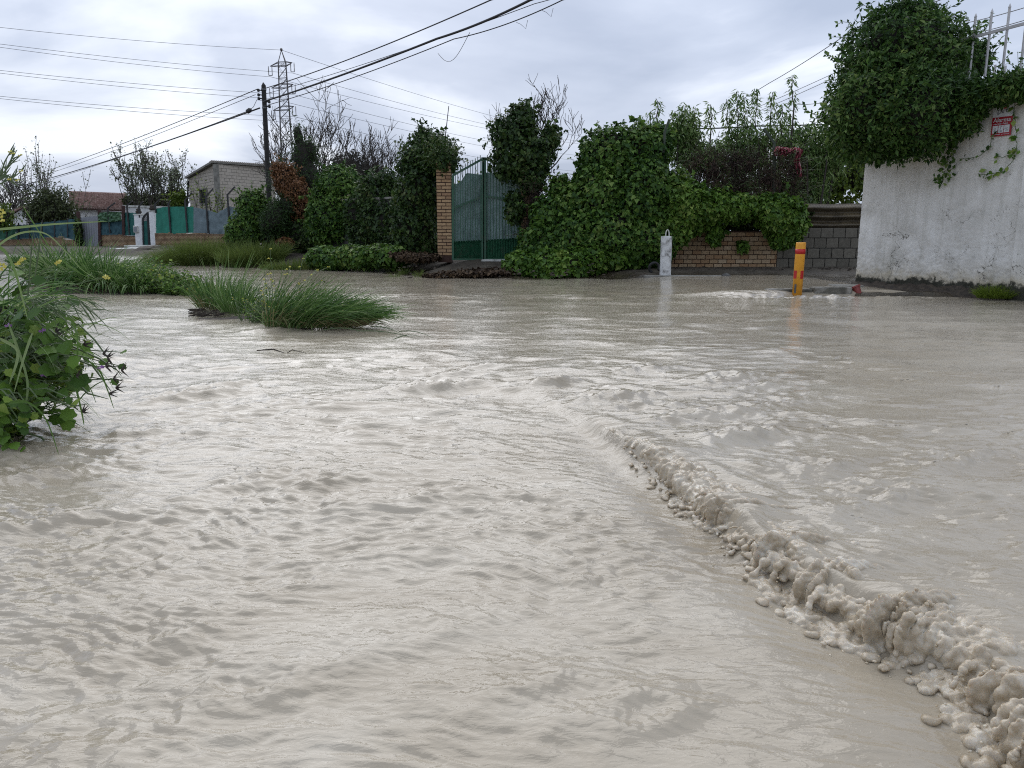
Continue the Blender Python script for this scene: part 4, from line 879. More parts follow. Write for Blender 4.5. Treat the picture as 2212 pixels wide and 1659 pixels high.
# concrete steps
def lump_block(name, label, px0, px1, pyt, pyb, Y_, dep, mat, group=None, bev=.05):
    a, b = W(px0, pyb, Y_), W(px1, pyb, Y_); t_ = W(px0, pyt, Y_); mb = MB(); mb.box(((a.x + b.x) / 2, Y_ + dep / 2, a.z - .15), b.x - a.x, dep, t_.z - a.z + .15)
    o = mb.build(name, mat, bevel=bev); bm = bmesh.new(); bm.from_mesh(o.data); bmesh.ops.subdivide_edges(bm, edges=bm.edges[:], cuts=3, use_grid_fill=True)
    for v in bm.verts: v.co += Vector((mnoise.noise(v.co * 1.7), mnoise.noise(v.co * 1.7 + Vector((9, 0, 0))), mnoise.noise(v.co * 1.9 + Vector((0, 7, 0))))) * bev * 1.1
    bm.to_mesh(o.data); bm.free(); return tag(o, label, 'step', group)
SG = 'broken white concrete steps'
lump_block('concrete_step', 'squared white concrete block lowest in front of the small gate', 235.5, 265, 536.5, 556, 40.6, .9, M['concrete_w'], SG)
lump_block('concrete_step', 'broken rough white block right of the squared one', 268, 292, 535, 556, 41.0, 1.0, M['concrete_w'], SG, .09)
lump_block('concrete_step', 'thin pale landing slab under the small green gate', 268, 334, 530, 537, 46.2, .9, M['concrete_w'], SG, .02)
lump_block('concrete_step', 'small pale lump left of the squared white block', 218, 236, 546, 557, 40.6, .7, M['concrete_w'], SG, .06)
lump_block('concrete_step', 'low mossy slab at the water below the white blocks', 222, 264, 554, 560, 39.6, .6, M['concrete'], SG, .02)
tag(lump_block('soil_mound', 'dark earth mound beside the broken white steps', 286, 348, 534, 562, 39.5, 2.0, M['debris'], None, .22), None, 'soil')

# ---- pole, pylon, cables
Yp = 33.0; pb, pt = W(581, 545, Yp), W(569.4, 185, Yp)
pb.x = (pb.x * .35 + pt.x * .65); pb.z = gz(pb.x, Yp)
pole = thing('utility_pole', 'dark tarred wooden utility pole with pointed top among the ivy', 'pole', pb); mb = MB()
pth = [pb + (pt - pb) * k for k in (0, .25, .5, .75, 1)]; rad = [.115, .108, .102, .096, .090]; mb.tube(pth, rad, 12); mb.tube([pt, pt + Vector((-.01, 0, .13))], [.090, .008], 12); mb.build('shaft', M['tarpole'], pole, smooth=False)
def at_pole(py): k = (W(570, py, Yp).z - pb.z) / (pt.z - pb.z); return pb + (pt - pb) * k
for py in (193.5, 233):
    mb = MB(); c = at_pole(py); mb.lathe(c - Vector((0, 0, .03)), [(.108, 0), (.108, .06)], 12); mb.build('clamp_band', M['steel'], pole)
for py, sx in ((196, -1), (206, -1), (214, -1), (221, 1), (231, 1)):
    c = at_pole(py); mb = MB(); mb.bar(c, c + Vector((sx * .20, -.04, .02)), .04); mb.lathe(c + Vector((sx * .21, -.04, -.05)), [(.03, 0), (.055, .02), (.055, .1), (.03, .12)], 8); mb.build('bracket', M['darksteel'], pole)
def cable(name, label, pts, r, mat, group, sag=0, n=20, extra=None):
    path = []
    for a, b in zip(pts, pts[1:]):
        for i in range(n):
            k = i / n; p = a.lerp(b, k); p.z -= sag * 4 * k * (1 - k); path.append(p)
    path.append(pts[-1]); mb = MB(); mb.tube(path, r, 5)
    if extra: extra(mb)
    return tag(mb.build(name, mat, smooth=True), label, 'cable', group)
TG = 'telephone cables on the wooden pole'
far = lambda px, py: W(px, py, 95)
R_ = lambda px, py, Y_: W(px, py, Y_)
P1, P2, P3, P4 = at_pole(194) + Vector((0, -.16, 0)), at_pole(206) + Vector((0, -.16, 0)), at_pole(221) + Vector((0, -.17, 0)), at_pole(231) + Vector((0, -.17, 0))
cable('phone_cable', 'uppermost dark cable running from pole top to the upper right', [P1, R_(1060, 0, 21), R_(1700, -245, 13.5)], .018, M['cable'], TG, .12)
cable('phone_cable', 'thin cable just below the pole top running to the upper right', [P2, R_(1155, 8, 21), R_(1750, -205, 13.5)], .010, M['cable'], TG, .10)
cable('phone_cable', 'thickest black cable running from the pole to the upper right', [P3, R_(945, 83, 24), R_(1145, 0, 21), R_(1760, -250, 13.5)], .034, M['cable'], TG, .06)
def dangle(mb):
    a, b = W(946, 115, 24.5), W(1015, 70, 22.8); mb.tube([a.lerp(b, k / 10) - Vector((0, 0, .55 * math.sin(math.pi * min(1, k / 10)) * (1 - .4 * k / 10))) for k in range(11)], .007, 4)
    for px, py in ((1170, 22), (1115, 48)):
        a = W(px, py, 21.5); mb.tube([a, a + Vector((.12, 0, -.05)), a + Vector((.25, 0, -.16)), a + Vector((.30, 0, .05))], .006, 4)
cable('phone_cable', 'lowest right hand cable with loose loops of wire hanging', [P4, R_(981, 84, 24), R_(1215, 0, 21), R_(1800, -215, 13.5)], .015, M['cable'], TG, .10, extra=dangle)
cable('phone_cable', 'uppermost cable running left from the pole towards the houses', [P1 + Vector((-.2, 0, 0)), far(-60, 412)], .018, M['cable'], TG, .5)
cable('phone_cable', 'second thin cable running left from the pole bracket', [P2 + Vector((-.3, 0, 0)), far(-60, 418)], .012, M['cable'], TG, .5)
cable('phone_cable', 'thick black cable running left from the pole', [P3 + Vector((-.15, 0, -.25)), far(-60, 421)], .032, M['cable'], TG, .5)
def capsule(mb):
    c = at_pole(240) + Vector((-.62, -.1, 0)); mb.lathe(c, [(.02, -.13), (.09, -.09), (.10, .06), (.03, .13)], 8, Matrix.Rotation(math.radians(60), 3, 'Y')); mb.tube([c, c + Vector((.2, 0, .15)), c + Vector((.35, 0, .42)), c + Vector((.55, 0, .40))], .012, 4)
cable('phone_cable', 'lowest cable left of the pole, ending in a small black capsule', [at_pole(240) + Vector((-.62, -.1, 0)), far(-60, 426)], .013, M['cable'], TG, .5, extra=capsule)

Yq = 140.0; kq = pxm(Yq)
pyl = thing('electricity_pylon', 'slim steel lattice pylon with three crossarms behind the bare tree', 'pylon', (W(625, 500, Yq).x, Yq, .5)); ax = W(618, 300, Yq).x
def hw(z): return 1.05 + (24 - z) * .030 + max(0, 12 - z) * .05
zt_ = W(612, 135, Yq).z; zap = W(612, 108, Yq).z; rot = Matrix.Rotation(.35, 3, 'Z')
def corner(i, z): sx, sy = ((-1, -1), (1, -1), (1, 1), (-1, 1))[i]; s = .62 + (zt_ - z) * .022; return Vector((ax, Yq, z)) + rot @ Vector((sx * s, sy * s, 0))
for i in range(4):
    mb = MB(); mb.bar(corner(i, .3), corner(i, zt_), .10); mb.bar(corner(i, zt_), Vector((ax, Yq, zap)), .10); mb.build('leg', M['insul'], pyl)
mb = MB(); z = .5; i = 0
while z < zt_ - .5:
    st = 1.7
    for k in range(4):
        a, b = (k, (k + 1) % 4); z2 = min(z + st, zt_); mb.bar(corner(a, z), corner(b, z2), .05); mb.bar(corner(b, z), corner(a, z2), .05)
        if i % 2 == 0: mb.bar(corner(a, z), corner(b, z), .07)
    z += st; i += 1
mb.build('lattice_brace', M['insul'], pyl, 'stuff')
ARM = []
for py, wl, wr in ((141, 2.0, 1.7), (188, 2.0, 1.7), (236, 1.9, 1.6)):
    z = W(612, py, Yq).z; mb = MB(); l, r = Vector((ax, Yq, z)) + rot @ Vector((-wl, 0, -.3)), Vector((ax, Yq, z)) + rot @ Vector((wr, 0, .55))
    for sy in (-.5, .5):
        m1, m2 = Vector((ax, Yq, z)) + rot @ Vector((-.7, sy, .4)), Vector((ax, Yq, z)) + rot @ Vector((.7, sy, .55)); n1_, n2_ = m1 - Vector((0, 0, .6)), m2 - Vector((0, 0, .6))
        for a, b in ((l, m1), (m1, m2), (m2, r), (l, n1_), (n1_, n2_), (n2_, r)): mb.bar(a, b, .09)
    mb.build('crossarm', M['insul'], pyl)
    for e_ in (l, r):
        mb = MB()
        for o in (-.3, .3):
            mb.tube([e_ + Vector((o, 0, 0)), e_ + Vector((o, 0, -1.5))], .06, 4)
            for q in range(6): mb.lathe(e_ + Vector((o, 0, -.3 - q * .2)), [(.05, 0), (.13, .02), (.05, .07)], 6)
        mb.bar(e_ + Vector((-.3, 0, -1.5)), e_ + Vector((.3, 0, -1.5)), .1); mb.build('insulator', M['insul'], pyl); ARM.append(e_ + Vector((0, 0, -1.7)))
mb = MB(); mb.lathe((ax, Yq, zap - .2), [(.1, 0), (.22, .15), (.22, .4), (.1, .5)], 8); mb.build('cap', M['insul'], pyl)
PG = 'power lines strung from the pylon'
ends_l = [(54, 0), (90, 1), (97, 2), (147, 3), (153, 4), (203, 5), (208, 6)]
starts = [Vector((ax, Yq, zap))] + ARM
names_l = ['topmost thin power line left of the pylon, earth wire', 'upper power line of the first pair left of the pylon', 'lower power line of the first pair left of the pylon', 'upper power line of the middle pair left of the pylon', 'lower power line of the middle pair left of the pylon', 'upper power line of the bottom pair left of the pylon', 'lower power line of the bottom pair left of the pylon']
names_r = ['topmost thin power line right of the pylon, earth wire', 'upper power line of the first pair right of the pylon', 'lower power line of the first pair right of the pylon', 'upper power line of the middle pair right of the pylon', 'lower power line of the middle pair right of the pylon', 'upper power line of the bottom pair right of the pylon', 'lower power line of the bottom pair right of the pylon']
ends_r = [(1088, 244), (1088, 264), (1088, 272), (1088, 299), (1088, 311), (1088, 337), (1088, 345)]
order = [0, 2, 1, 4, 3, 6, 5]
for i in range(7):
    s_ = starts[order[i]]; py = ends_l[i][0]; a = W(0, py, 118); a = s_ + (a - s_) * 1.25
    cable('power_line', names_l[i], [s_, a], .030, M['wire'], PG, .5)
    b = W(ends_r[i][0], ends_r[i][1], 225); b = s_ + (b - s_) * 1.9; cable('power_line', names_r[i], [s_, b], .034, M['wire'], PG, 1.6)
cable('phone_cable', 'horizontal black cable crossing behind the green saplings', [W(1440, 277, 34), W(1640, 272, 34), W(1990, 258, 34)], .028, M['cable'], 'cables behind the white wall', .05)
cable('phone_cable', 'pale wire climbing steeply behind the saplings into the ivy bush', [W(1500, 270, 40), W(1663, 178.6, 33), W(1846, 62, 26), W(2060, -12, 22)], .014, M['wire'], 'cables behind the white wall', .05)
cable('phone_cable', 'upper of two wires rising to the white metal fence', [W(1560, 262, 42), W(1802, 158, 33), W(2075, 52, 25), W(2300, -12, 20)], .012, M['wire'], 'cables behind the white wall', .05)
cable('phone_cable', 'lower of two wires rising to the white metal fence', [W(1560, 272, 42), W(1806, 166, 33), W(2075, 78, 25), W(2300, 16, 20)], .012, M['wire'], 'cables behind the white wall', .05)

def hidden_wall(label, pa, pb, ya, yb, py_top):
    a, b = W(pa, py_top, ya), W(pb, py_top, yb); th = thing('garden_wall', label, 'wall', ((a.x + b.x) / 2, (a.y + b.y) / 2, 0)); mb = MB(); o = Vector((0, .2, 0)); zt = min(a.z, b.z); q = [Vector((p.x, p.y, 0)) for p in (a, b, b + o, a + o)]
    mb.hexa(q, [Vector((p.x, p.y, zt)) for p in q]); mb.build('wall_body', M['mortar_grey'], th); q = [Vector((p.x, p.y, zt + .003)) for p in (a + Vector((0, -.03, 0)), b + Vector((0, -.03, 0)), b + o * 1.15, a + o * 1.15)]; mb = MB(); mb.hexa(q, [p + Vector((0, 0, .07)) for p in q]); mb.build('coping', M['concrete'], th)
hidden_wall('grey garden wall buried behind the ivy between pole and gate', 565, 944, 32.6, 25.6, 425)
hidden_wall('added grey wall hidden behind the big ivy hedge right of the gate', 1150, 1391, 23.9, 22.75, 440)  # unseen wall, added to stop light showing through the hedge

# ================================================================== VEGETATION
# ---- far trees
def twig_tree(name, label, base, n_main, ln, r, depth, fan, seed, bark, leaf=None, lsize=.1, lper=3, shape=KITE, spread=.4, up=.12, cat='tree', lean=0, kids=(2, 3), shrink=.72, group=None, flat=.7, wob=.12, hang=.2):
    rr_ = random.Random(seed); base = Vector(base); th = thing(name, label, cat, base, group); mb = MB(); tips = []; RMIN[0] = .00037 * base.y
    for i in range(n_main):
        a = (i + .5) / n_main * 2 - 1; d = Vector((a * fan + lean, rr_.uniform(-.5, .5) * fan * flat, 1)).normalized()
        grow(mb, base + Vector((a * r * 2, 0, 0)), d, ln * rr_.uniform(.8, 1.15), r * rr_.uniform(.7, 1.1), depth, rr_, spread, up, tips, 5, shrink, kids, wob, flat)
    mb.build('branches', bark, th, smooth=True)
    if leaf is not None and tips:
        P = np.array([t[0] for t in tips]); D = np.array([t[1] for t in tips]); P = np.repeat(P, lper, 0); D = np.repeat(D, lper, 0); r_ = np.random.default_rng(seed); m = len(P)
        P = P + r_.normal(size=(m, 3)) * lsize * .8; leaves('foliage', P, r_.normal(size=(m, 3)) + np.array([0, 0, .5]), D * .6 + r_.normal(size=(m, 3)) * .6 + np.array([0, 0, -hang]), lsize * r_.uniform(.5, 1.2, m), leaf, th, shape, None, 'stuff')
    return th
def gbase(px, Y_): p = W(px, 500, Y_); return Vector((p.x, Y_, gz(p.x, Y_) - .1))
twig_tree('budding_tree', 'large feathery tree with pale budding leaves behind the annex', gbase(345, 61), 9, 2.6, .13, 4, .95, 21, M['bark'], M['bud'], .17, 2, spread=.30, up=.16, kids=(2, 3), shrink=.74)
clump('hedge', 'long olive green hedge behind the annex coping', 'hedge', [ell(290 + i * 22, 436 - (3 if i % 2 else 0), 64, 20, 14) for i in range(5)] + [ell(380, 432, 62, 20, 20)], 2600, .22, M['olive'], KITE, seed=31, hang=.1, sprigs=40, sprig_len=.8)
clump('shrub', 'bright yellow green shrub left of the barred window', 'shrub', [ell(384, 434, 56.5, 12, 14), ell(392, 426, 56.5, 8, 9)], 700, .22, M['yellow_green'], KITE, seed=32, sprigs=14, sprig_len=.7)
twig_tree('sapling', 'thin young yellow green sapling right of the barred window', gbase(458, 51), 4, 1.7, .04, 2, .22, 33, M['bark'], M['yellow_green'], .16, 3, spread=.3, up=.2, hang=.1)
clump('dark_bush_tree', 'dark olive bushy tree over the blue netting at left', 'tree', [ell(118, 452, 57, 34, 32), ell(84, 458, 57, 26, 28), ell(140, 464, 57, 22, 22), ell(105, 432, 57, 20, 18)], 3200, .20, M['olive'], KITE, seed=34, depth=.5, rough=.4, sprigs=120, sprig_len=1.1)
twig_tree('budding_tree', 'tall thin budding twigs rising over the dark olive tree', gbase(100, 58), 6, 3.1, .05, 2, .42, 35, M['bark_pale'], M['bud'], .17, 3, spread=.22, up=.3, kids=(2, 2))
twig_tree('bare_tree', 'grey leafless tree at the far left edge', gbase(18, 75), 7, 2.6, .10, 4, .8, 36, M['bark_pale'], M['farleaf'], .16, 1, spread=.4, up=.1)
twig_tree('bare_tree', 'grey leafless tree between left edge and dark olive tree', gbase(52, 72), 6, 2.2, .09, 4, .8, 37, M['bark_pale'], M['farleaf'], .16, 1, spread=.4, up=.1)
clump('shrub', 'low bright green shrub by the white car at left edge', 'shrub', [ell(4, 470, 52, 22, 24), ell(-25, 470, 52, 22, 30)], 900, .2, M['yellow_green'], KITE, seed=38, sprigs=20, sprig_len=.5)
twig_tree('sapling', 'small budding twig tree left of the tiled roof ridge', gbase(170, 60), 3, 2.2, .04, 2, .25, 39, M['bark_pale'], M['bud'], .14, 3, spread=.3, up=.2)
clump('vine', 'dark vine climbing the wooden post left of the sheet gate', 'vine', [ell(170, 500, 50.6, 5, 26), ell(172, 520, 50.6, 6, 12)], 420, .14, M['ivy_dark'], IVY, seed=40)
# big bare walnut, dark mound tree
twig_tree('bare_tree', 'big leafless spreading tree behind the ivy, right of the pole', gbase(735, 37), 24, 2.15, .085, 5, 1.8, 41, M['bark'], None, spread=.42, up=.11, kids=(2, 3), shrink=.69, wob=.13, flat=.45)
clump('dark_tree', 'dark round tree crown low behind the big leafless tree', 'tree', [ell(757, 385, 62, 46, 46), ell(720, 395, 62, 30, 30), ell(798, 392, 62, 30, 28)], 3800, .22, M['farleaf'], KITE, seed=42, depth=.25, rough=.2)

# ---- hedge line along the bank, left to right
clump('ivy_bush', 'ivy bush left of the utility pole with pale green top', 'ivy', [ell(545, 455, 31.6, 30, 38), ell(530, 500, 31.4, 34, 34), ell(508, 505, 31.2, 20, 26), ell(566, 470, 31.8, 20, 40)], 3600, .125, M['ivy'], IVY, seed=51, sprigs=50, sprig_len=.4)
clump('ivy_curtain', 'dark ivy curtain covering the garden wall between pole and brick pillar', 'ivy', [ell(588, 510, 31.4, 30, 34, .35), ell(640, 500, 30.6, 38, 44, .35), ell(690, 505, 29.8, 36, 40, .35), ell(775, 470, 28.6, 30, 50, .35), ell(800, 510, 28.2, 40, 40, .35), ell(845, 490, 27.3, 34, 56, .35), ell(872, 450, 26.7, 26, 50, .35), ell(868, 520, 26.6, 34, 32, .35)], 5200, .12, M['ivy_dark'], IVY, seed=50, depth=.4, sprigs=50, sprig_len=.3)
clump('conifer', 'tall ragged green conifer rising beside the pole', 'tree', [ell(655, 345, 31.5, 24, 46), ell(645, 420, 31.5, 36, 60), ell(644, 296, 31.5, 11, 26), ell(672, 330, 31.5, 14, 26), ell(612, 395, 31.6, 24, 44), ell(668, 385, 31.4, 24, 40)], 4600, .13, M['conifer'], LANCE, seed=52, depth=.65, rough=.6, hang=-.3, sprigs=110, sprig_len=.5)
clump('dead_conifer', 'browned dying conifer with rusty orange sprays beside the pole', 'tree', [ell(617, 385, 30.6, 22, 30), ell(637, 415, 30.6, 24, 36), ell(648, 450, 30.5, 22, 26), ell(600, 365, 30.7, 12, 16)], 2600, .11, M['conifer_brown'], KITE, seed=53, depth=.5, rough=.45, sprigs=60, sprig_len=.4, solid=.6)
clump('cypress_bush', 'soft green feathery bush in front of the pole foot', 'bush', [ell(598, 470, 30.2, 30, 32), ell(618, 448, 30.3, 22, 24), ell(580, 488, 30.1, 18, 18)], 2600, .12, M['conifer'], LANCE, seed=54, depth=.45, hang=-.2, sprigs=60, sprig_len=.35)
clump('dead_conifer', 'small rusty brown dead bush low on the bank', 'bush', [ell(616, 523, 29.4, 17, 9)], 500, .10, M['conifer_brown'], KITE, seed=55, solid=.6, depth=.5)
clump('ivy_bush', 'rounded ivy clump with bright green top in mid hedge', 'ivy', [ell(730, 415, 29.6, 42, 46), ell(735, 385, 29.8, 34, 24), ell(712, 465, 29.4, 42, 56), ell(760, 470, 29.4, 36, 56), ell(690, 480, 29.4, 26, 44)], 6200, .125, M['ivy'], IVY, seed=56, sprigs=60, sprig_len=.35)
clump('ivy_bush', 'sparse dark ivy thicket left of the tall ivy column', 'ivy', [ell(808, 425, 28.2, 34, 48), ell(815, 480, 28, 38, 50), ell(838, 400, 28.2, 20, 30)], 3800, .115, M['ivy_dark'], IVY, seed=57, depth=.5, sprigs=70, sprig_len=.4, solid=.66)
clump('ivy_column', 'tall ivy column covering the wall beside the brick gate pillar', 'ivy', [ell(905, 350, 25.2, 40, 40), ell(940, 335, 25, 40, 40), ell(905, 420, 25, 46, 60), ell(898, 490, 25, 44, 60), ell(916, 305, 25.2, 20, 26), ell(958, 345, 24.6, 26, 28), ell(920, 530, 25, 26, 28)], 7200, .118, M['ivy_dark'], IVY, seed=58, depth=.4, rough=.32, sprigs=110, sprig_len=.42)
clump('dry_vine', 'tangle of dry stems and ivy capping the brick gate pillar', 'vine', [ell(958, 345, 23.6, 22, 26), ell(940, 330, 24, 20, 22)], 1300, .10, M['ivy_dark'], KITE, seed=59, depth=.7, rough=.5, sprigs=110, sprig_len=.45, solid=.4)
mb = MB(); mb.tube([W(921, 320, 25), W(908, 256, 25)], [.02, .014], 5); tag(mb.build('rod', M['fencepost']), 'short leaning rod sticking out of the tall ivy column', 'rod')
mb = MB(); mb.tube([W(957, 340, 24.6), W(969.5, 229, 24.6)], [.018, .012], 5); tag(mb.build('rod', M['fencepost']), 'long thin upright rod above the brick gate pillar', 'rod')
for (px, py, h, sd_) in ((940, 560, 2.6, 1),):
    pass
twig_tree('sapling', 'spindly fig sprout with few leaves behind the gate top', gbase(1010, 25.5), 4, 1.75, .03, 1, .22, 60, M['bark'], M['yellow_green'], .2, 1, spread=.3, up=.25)
# gate right: ivy on the pillar with bare crown
clump('ivy_column', 'ragged ivy hanging over the right gate pillar and gate top', 'ivy', [ell(1108, 300, 23.2, 40, 46), ell(1128, 262, 23.4, 26, 34), ell(1145, 340, 23.2, 44, 46), ell(1098, 350, 23.0, 34, 34), ell(1150, 385, 23.0, 26, 30), ell(1190, 300, 23.4, 18, 22)], 4300, .125, M['ivy_dark'], IVY, seed=61, depth=.55, rough=.42, sprigs=120, sprig_len=.42, solid=.55)
twig_tree('bare_shrub', 'dome of fine leafless twigs growing out of the right gate pillar', W(1160, 385, 23.9), 9, .95, .035, 4, .95, 62, M['bark'], None, spread=.42, up=.12, shrink=.72, lean=.12, cat='shrub', kids=(2, 3))
clump('ivy_spray', 'small ivy spray across the right edge of the gate', 'ivy', [ell(1112, 452, 22.9, 20, 30), ell(1108, 430, 22.9, 13, 16)], 420, .115, M['ivy_dark'], IVY, seed=63, depth=.6, solid=.4, sprigs=20, sprig_len=.3)
clump('dead_vine', 'thick tangle of dry brown vine stems down the right gate pillar', 'vine', [ell(1155, 430, 23.0, 22, 50), ell(1145, 490, 22.9, 18, 50)], 1500, .085, M['dead'], LANCE, seed=64, depth=.6, solid=.4, sprigs=110, sprig_len=.5)
twig_tree('bare_shrub', 'thin leafless shrub between the gate pillar and the big ivy', gbase(1232, 23.6), 8, .95, .025, 4, .55, 65, M['bark_pale'], None, spread=.4, up=.12, cat='shrub', kids=(2, 3))
clump('ivy_bush', 'low ivy mound right of the gate pillar', 'ivy', [ell(1200, 470, 22.4, 50, 44), ell(1175, 530, 22.1, 48, 46), ell(1235, 520, 22.1, 52, 60), ell(1212, 410, 22.7, 22, 30), ell(1240, 450, 22.4, 36, 44)], 5600, .135, M['ivy'], IVY, seed=66, sprigs=60, sprig_len=.35)
clump('ivy_hedge', 'large rounded ivy hedge behind the white concrete post', 'ivy', [ell(1320, 345, 22.7, 62, 62), ell(1385, 335, 22.7, 52, 58), ell(1300, 430, 22.4, 60, 70), ell(1385, 430, 22.3, 64, 78), ell(1320, 510, 22.1, 70, 64), ell(1400, 520, 22.0, 56, 54), ell(1425, 302, 22.9, 28, 30), ell(1270, 400, 22.6, 30, 40), ell(1455, 440, 22.2, 44, 62)], 13500, .135, M['ivy'], IVY, seed=67, rough=.22, sprigs=110, sprig_len=.35)
clump('ivy_bush', 'brighter ivy spilling over the left end of the brick wall', 'ivy', [ell(1480, 440, 22.0, 44, 44), ell(1535, 445, 22.0, 44, 32), ell(1462, 494, 21.9, 26, 34), ell(1590, 450, 22.0, 42, 27), ell(1545, 502, 22.2, 14, 25), ell(1500, 480, 22.1, 24, 22)], 5200, .13, M['ivy_light'], IVY, seed=68, sprigs=60, sprig_len=.3)
clump('ivy_bush', 'ivy curtain hanging where brick wall meets block wall', 'ivy', [ell(1682, 464, 22.0, 42, 38), ell(1712, 478, 22.0, 28, 34), ell(1692, 508, 22.1, 28, 25), ell(1655, 443, 22.2, 32, 24)], 4000, .13, M['ivy_light'], IVY, seed=69, sprigs=40, sprig_len=.3)
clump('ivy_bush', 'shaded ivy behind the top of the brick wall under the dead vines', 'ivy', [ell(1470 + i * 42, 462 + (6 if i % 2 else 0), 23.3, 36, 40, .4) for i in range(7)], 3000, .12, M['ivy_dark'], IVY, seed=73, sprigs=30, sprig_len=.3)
clump('ivy_sprig', 'single small ivy sprig on the bare brick wall', 'ivy', [ell(1605, 532, 22.45, 10, 10, .12)], 70, .13, M['ivy_light'], IVY, seed=70, solid=0)
clump('dead_vine', 'dark dead vine mass left of the angled green post', 'vine', [ell(1540, 375, 22.6, 50, 42), ell(1580, 360, 22.6, 34, 34), ell(1515, 360, 22.6, 28, 26), ell(1555, 410, 22.5, 60, 26)], 7200, .08, M['dead'], LANCE, seed=71, depth=.9, rough=.6, sprigs=260, sprig_len=.5, solid=0)
clump('dead_vine', 'dark dead vine mass under the torn red cloth', 'vine', [ell(1660, 390, 22.5, 56, 52), ell(1700, 375, 22.5, 36, 42), ell(1625, 365, 22.6, 30, 36), ell(1690, 425, 22.4, 44, 30), ell(1630, 415, 22.5, 46, 28)], 9200, .08, M['dead'], LANCE, seed=72, depth=.9, rough=.6, sprigs=320, sprig_len=.5, solid=0)
# torn red cloth
P = []; rr2 = random.Random(8); mb = MB(); vs, fs = [], []
for s_ in range(9):
    a = (1676 + s_ * 6.4, 318 + .06 * s_ ** 2 + rr2.uniform(-3, 3)); ln = rr2.uniform(10, 22) if s_ < 7 else rr2.uniform(40, 62); wd = rr2.uniform(7, 12); b0 = len(vs); Y_ = 22.0 + rr2.uniform(-.12, .12)
    for j in range(9):
        for k in range(5):
            vs.append(W(a[0] + wd * (k / 4 - .5) * (1 - .06 * j) + 3 * math.sin(j * .9 + s_), a[1] + ln * j / 8 + rr2.uniform(-1.5, 1.5), Y_ + .14 * math.sin(j * 1.1 + k * 1.6 + s_) + .05 * rr2.random()))
    for j in range(8):
        for k in range(4): q = b0 + j * 5 + k; fs.append((q, q + 1, q + 6, q + 5))
mb.add(vs, fs); o = mb.build('torn_cloth', M['rag']); tag(o, 'torn faded red cloth snagged on the dead vines', 'cloth')
at = o.data.attributes.new('tone', 'FLOAT', 'FACE'); at.data.foreach_set('value', np.random.default_rng(2).random(len(o.data.polygons)).astype(np.float32))
for pts, lb in (([(1671, 420), (1673, 308), (1650, 277.6)], 'green angled post beside the torn red cloth'), ([(1433, 330), (1435.6, 284), (1446, 258)], 'pale angled post sticking out of the top of the ivy hedge')):
    mb = MB(); a, b, c = [W(x, y, 22.3) for x, y in pts]; mb.bar(a, b, .07); mb.bar(b - Vector((0, 0, .03)), c, .065); tag(mb.build('angled_post', M['greenpost']), lb, 'post', 'angled posts above the brick wall')
# leafy saplings behind (plumes of drooping leaves)
def plume_tree(label, shoots, Y_, mass, seed, n=1600):
    rr_ = random.Random(seed); b = W(sum(s[0] for s in shoots) / len(shoots), 520, Y_); b.z = .3; th = thing('leafy_sapling', label, 'tree', b, 'leafy saplings behind the vines'); mb = MB(); P, T_ = [], []
    for px, pt_, pb_, wpx in shoots:
        a, t_ = W(px + rr_.uniform(-6, 6), pb_, Y_ + rr_.uniform(-.4, .4)), W(px, pt_, Y_ + rr_.uniform(-.5, .5)); root = b + Vector(((a.x - b.x) * .6, a.y - b.y, 0)); pts = [root, root.lerp(a, .6) + Vector((rr_.gauss(0, .1), 0, 0)), a]
        for j in range(1, 9): pts.append(a.lerp(t_, j / 8) + Vector((rr_.gauss(0, .03), rr_.gauss(0, .03), 0)))
        mb.tube(pts, [.045, .035, .026] + [.022 * (1 - j / 9) + .004 for j in range(8)], 4, False); wm = wpx * 1.3 * pxm(Y_)
        m = int(62 * (pb_ - pt_) * pxm(Y_) * (wpx / 14) * 1.5)
        for _ in range(m):
            k = rr_.random() ** .8; c = a.lerp(t_, k); ww = wm * (.35 + .65 * math.sin(math.pi * (.12 + .80 * k))) * .55; an = rr_.uniform(0, 6.28); q = rr_.random() ** .6; d = Vector((math.cos(an), math.sin(an), 0)); P.append(c + d * ww * q + Vector((0, 0, rr_.gauss(0, .05)))); T_.append(d * .8 + Vector((0, 0, -1.1)) + Vector((rr_.gauss(0, .3), rr_.gauss(0, .3), rr_.gauss(0, .3))))
    if mass:
        Pm, Qm = ell_pts(mass, int(n * 1.8), .9, .4, seed); P += [Vector(p) for p in Pm]; T_ += [Vector(q) * .5 + Vector((rr_.gauss(0, .4), rr_.gauss(0, .4), -.9)) for q in Qm]
        for e_ in mass:
            for _ in range(14): c = Vector(e_[:3]); mb.tube([Vector((c.x + rr_.gauss(0, .2), c.y, c.z - e_[5])), c + Vector((rr_.gauss(0, .5) * e_[3], rr_.gauss(0, .3) * e_[4], e_[5] * rr_.uniform(0, 1)))], [.02, .006], 3, False)
    mb.build('trunk', M['bark'], th); P = np.array(P); T_ = np.array(T_); m = len(P); r_ = np.random.default_rng(seed)
    leaves('foliage', P, r_.normal(size=(m, 3)) + np.array([0, -.3, .4]), T_, .20 * r_.uniform(.6, 1.2, m), M['willow'], th, LANCE, None, 'stuff'); return th
plume_tree('tall drooping leaved sapling just above the ivy hedge', [(1420, 212, 280, 13), (1384, 250, 275, 10), (1405, 240, 285, 13)], 26, [], 81)
plume_tree('dense drooping leaved sapling behind the left vine mass', [(1478, 226, 330, 26), (1462, 240, 330, 22), (1500, 232, 330, 16), (1448, 262, 330, 16)], 26.5, [ell(1480, 300, 26.5, 34, 44), ell(1500, 345, 26.4, 40, 30)], 82)
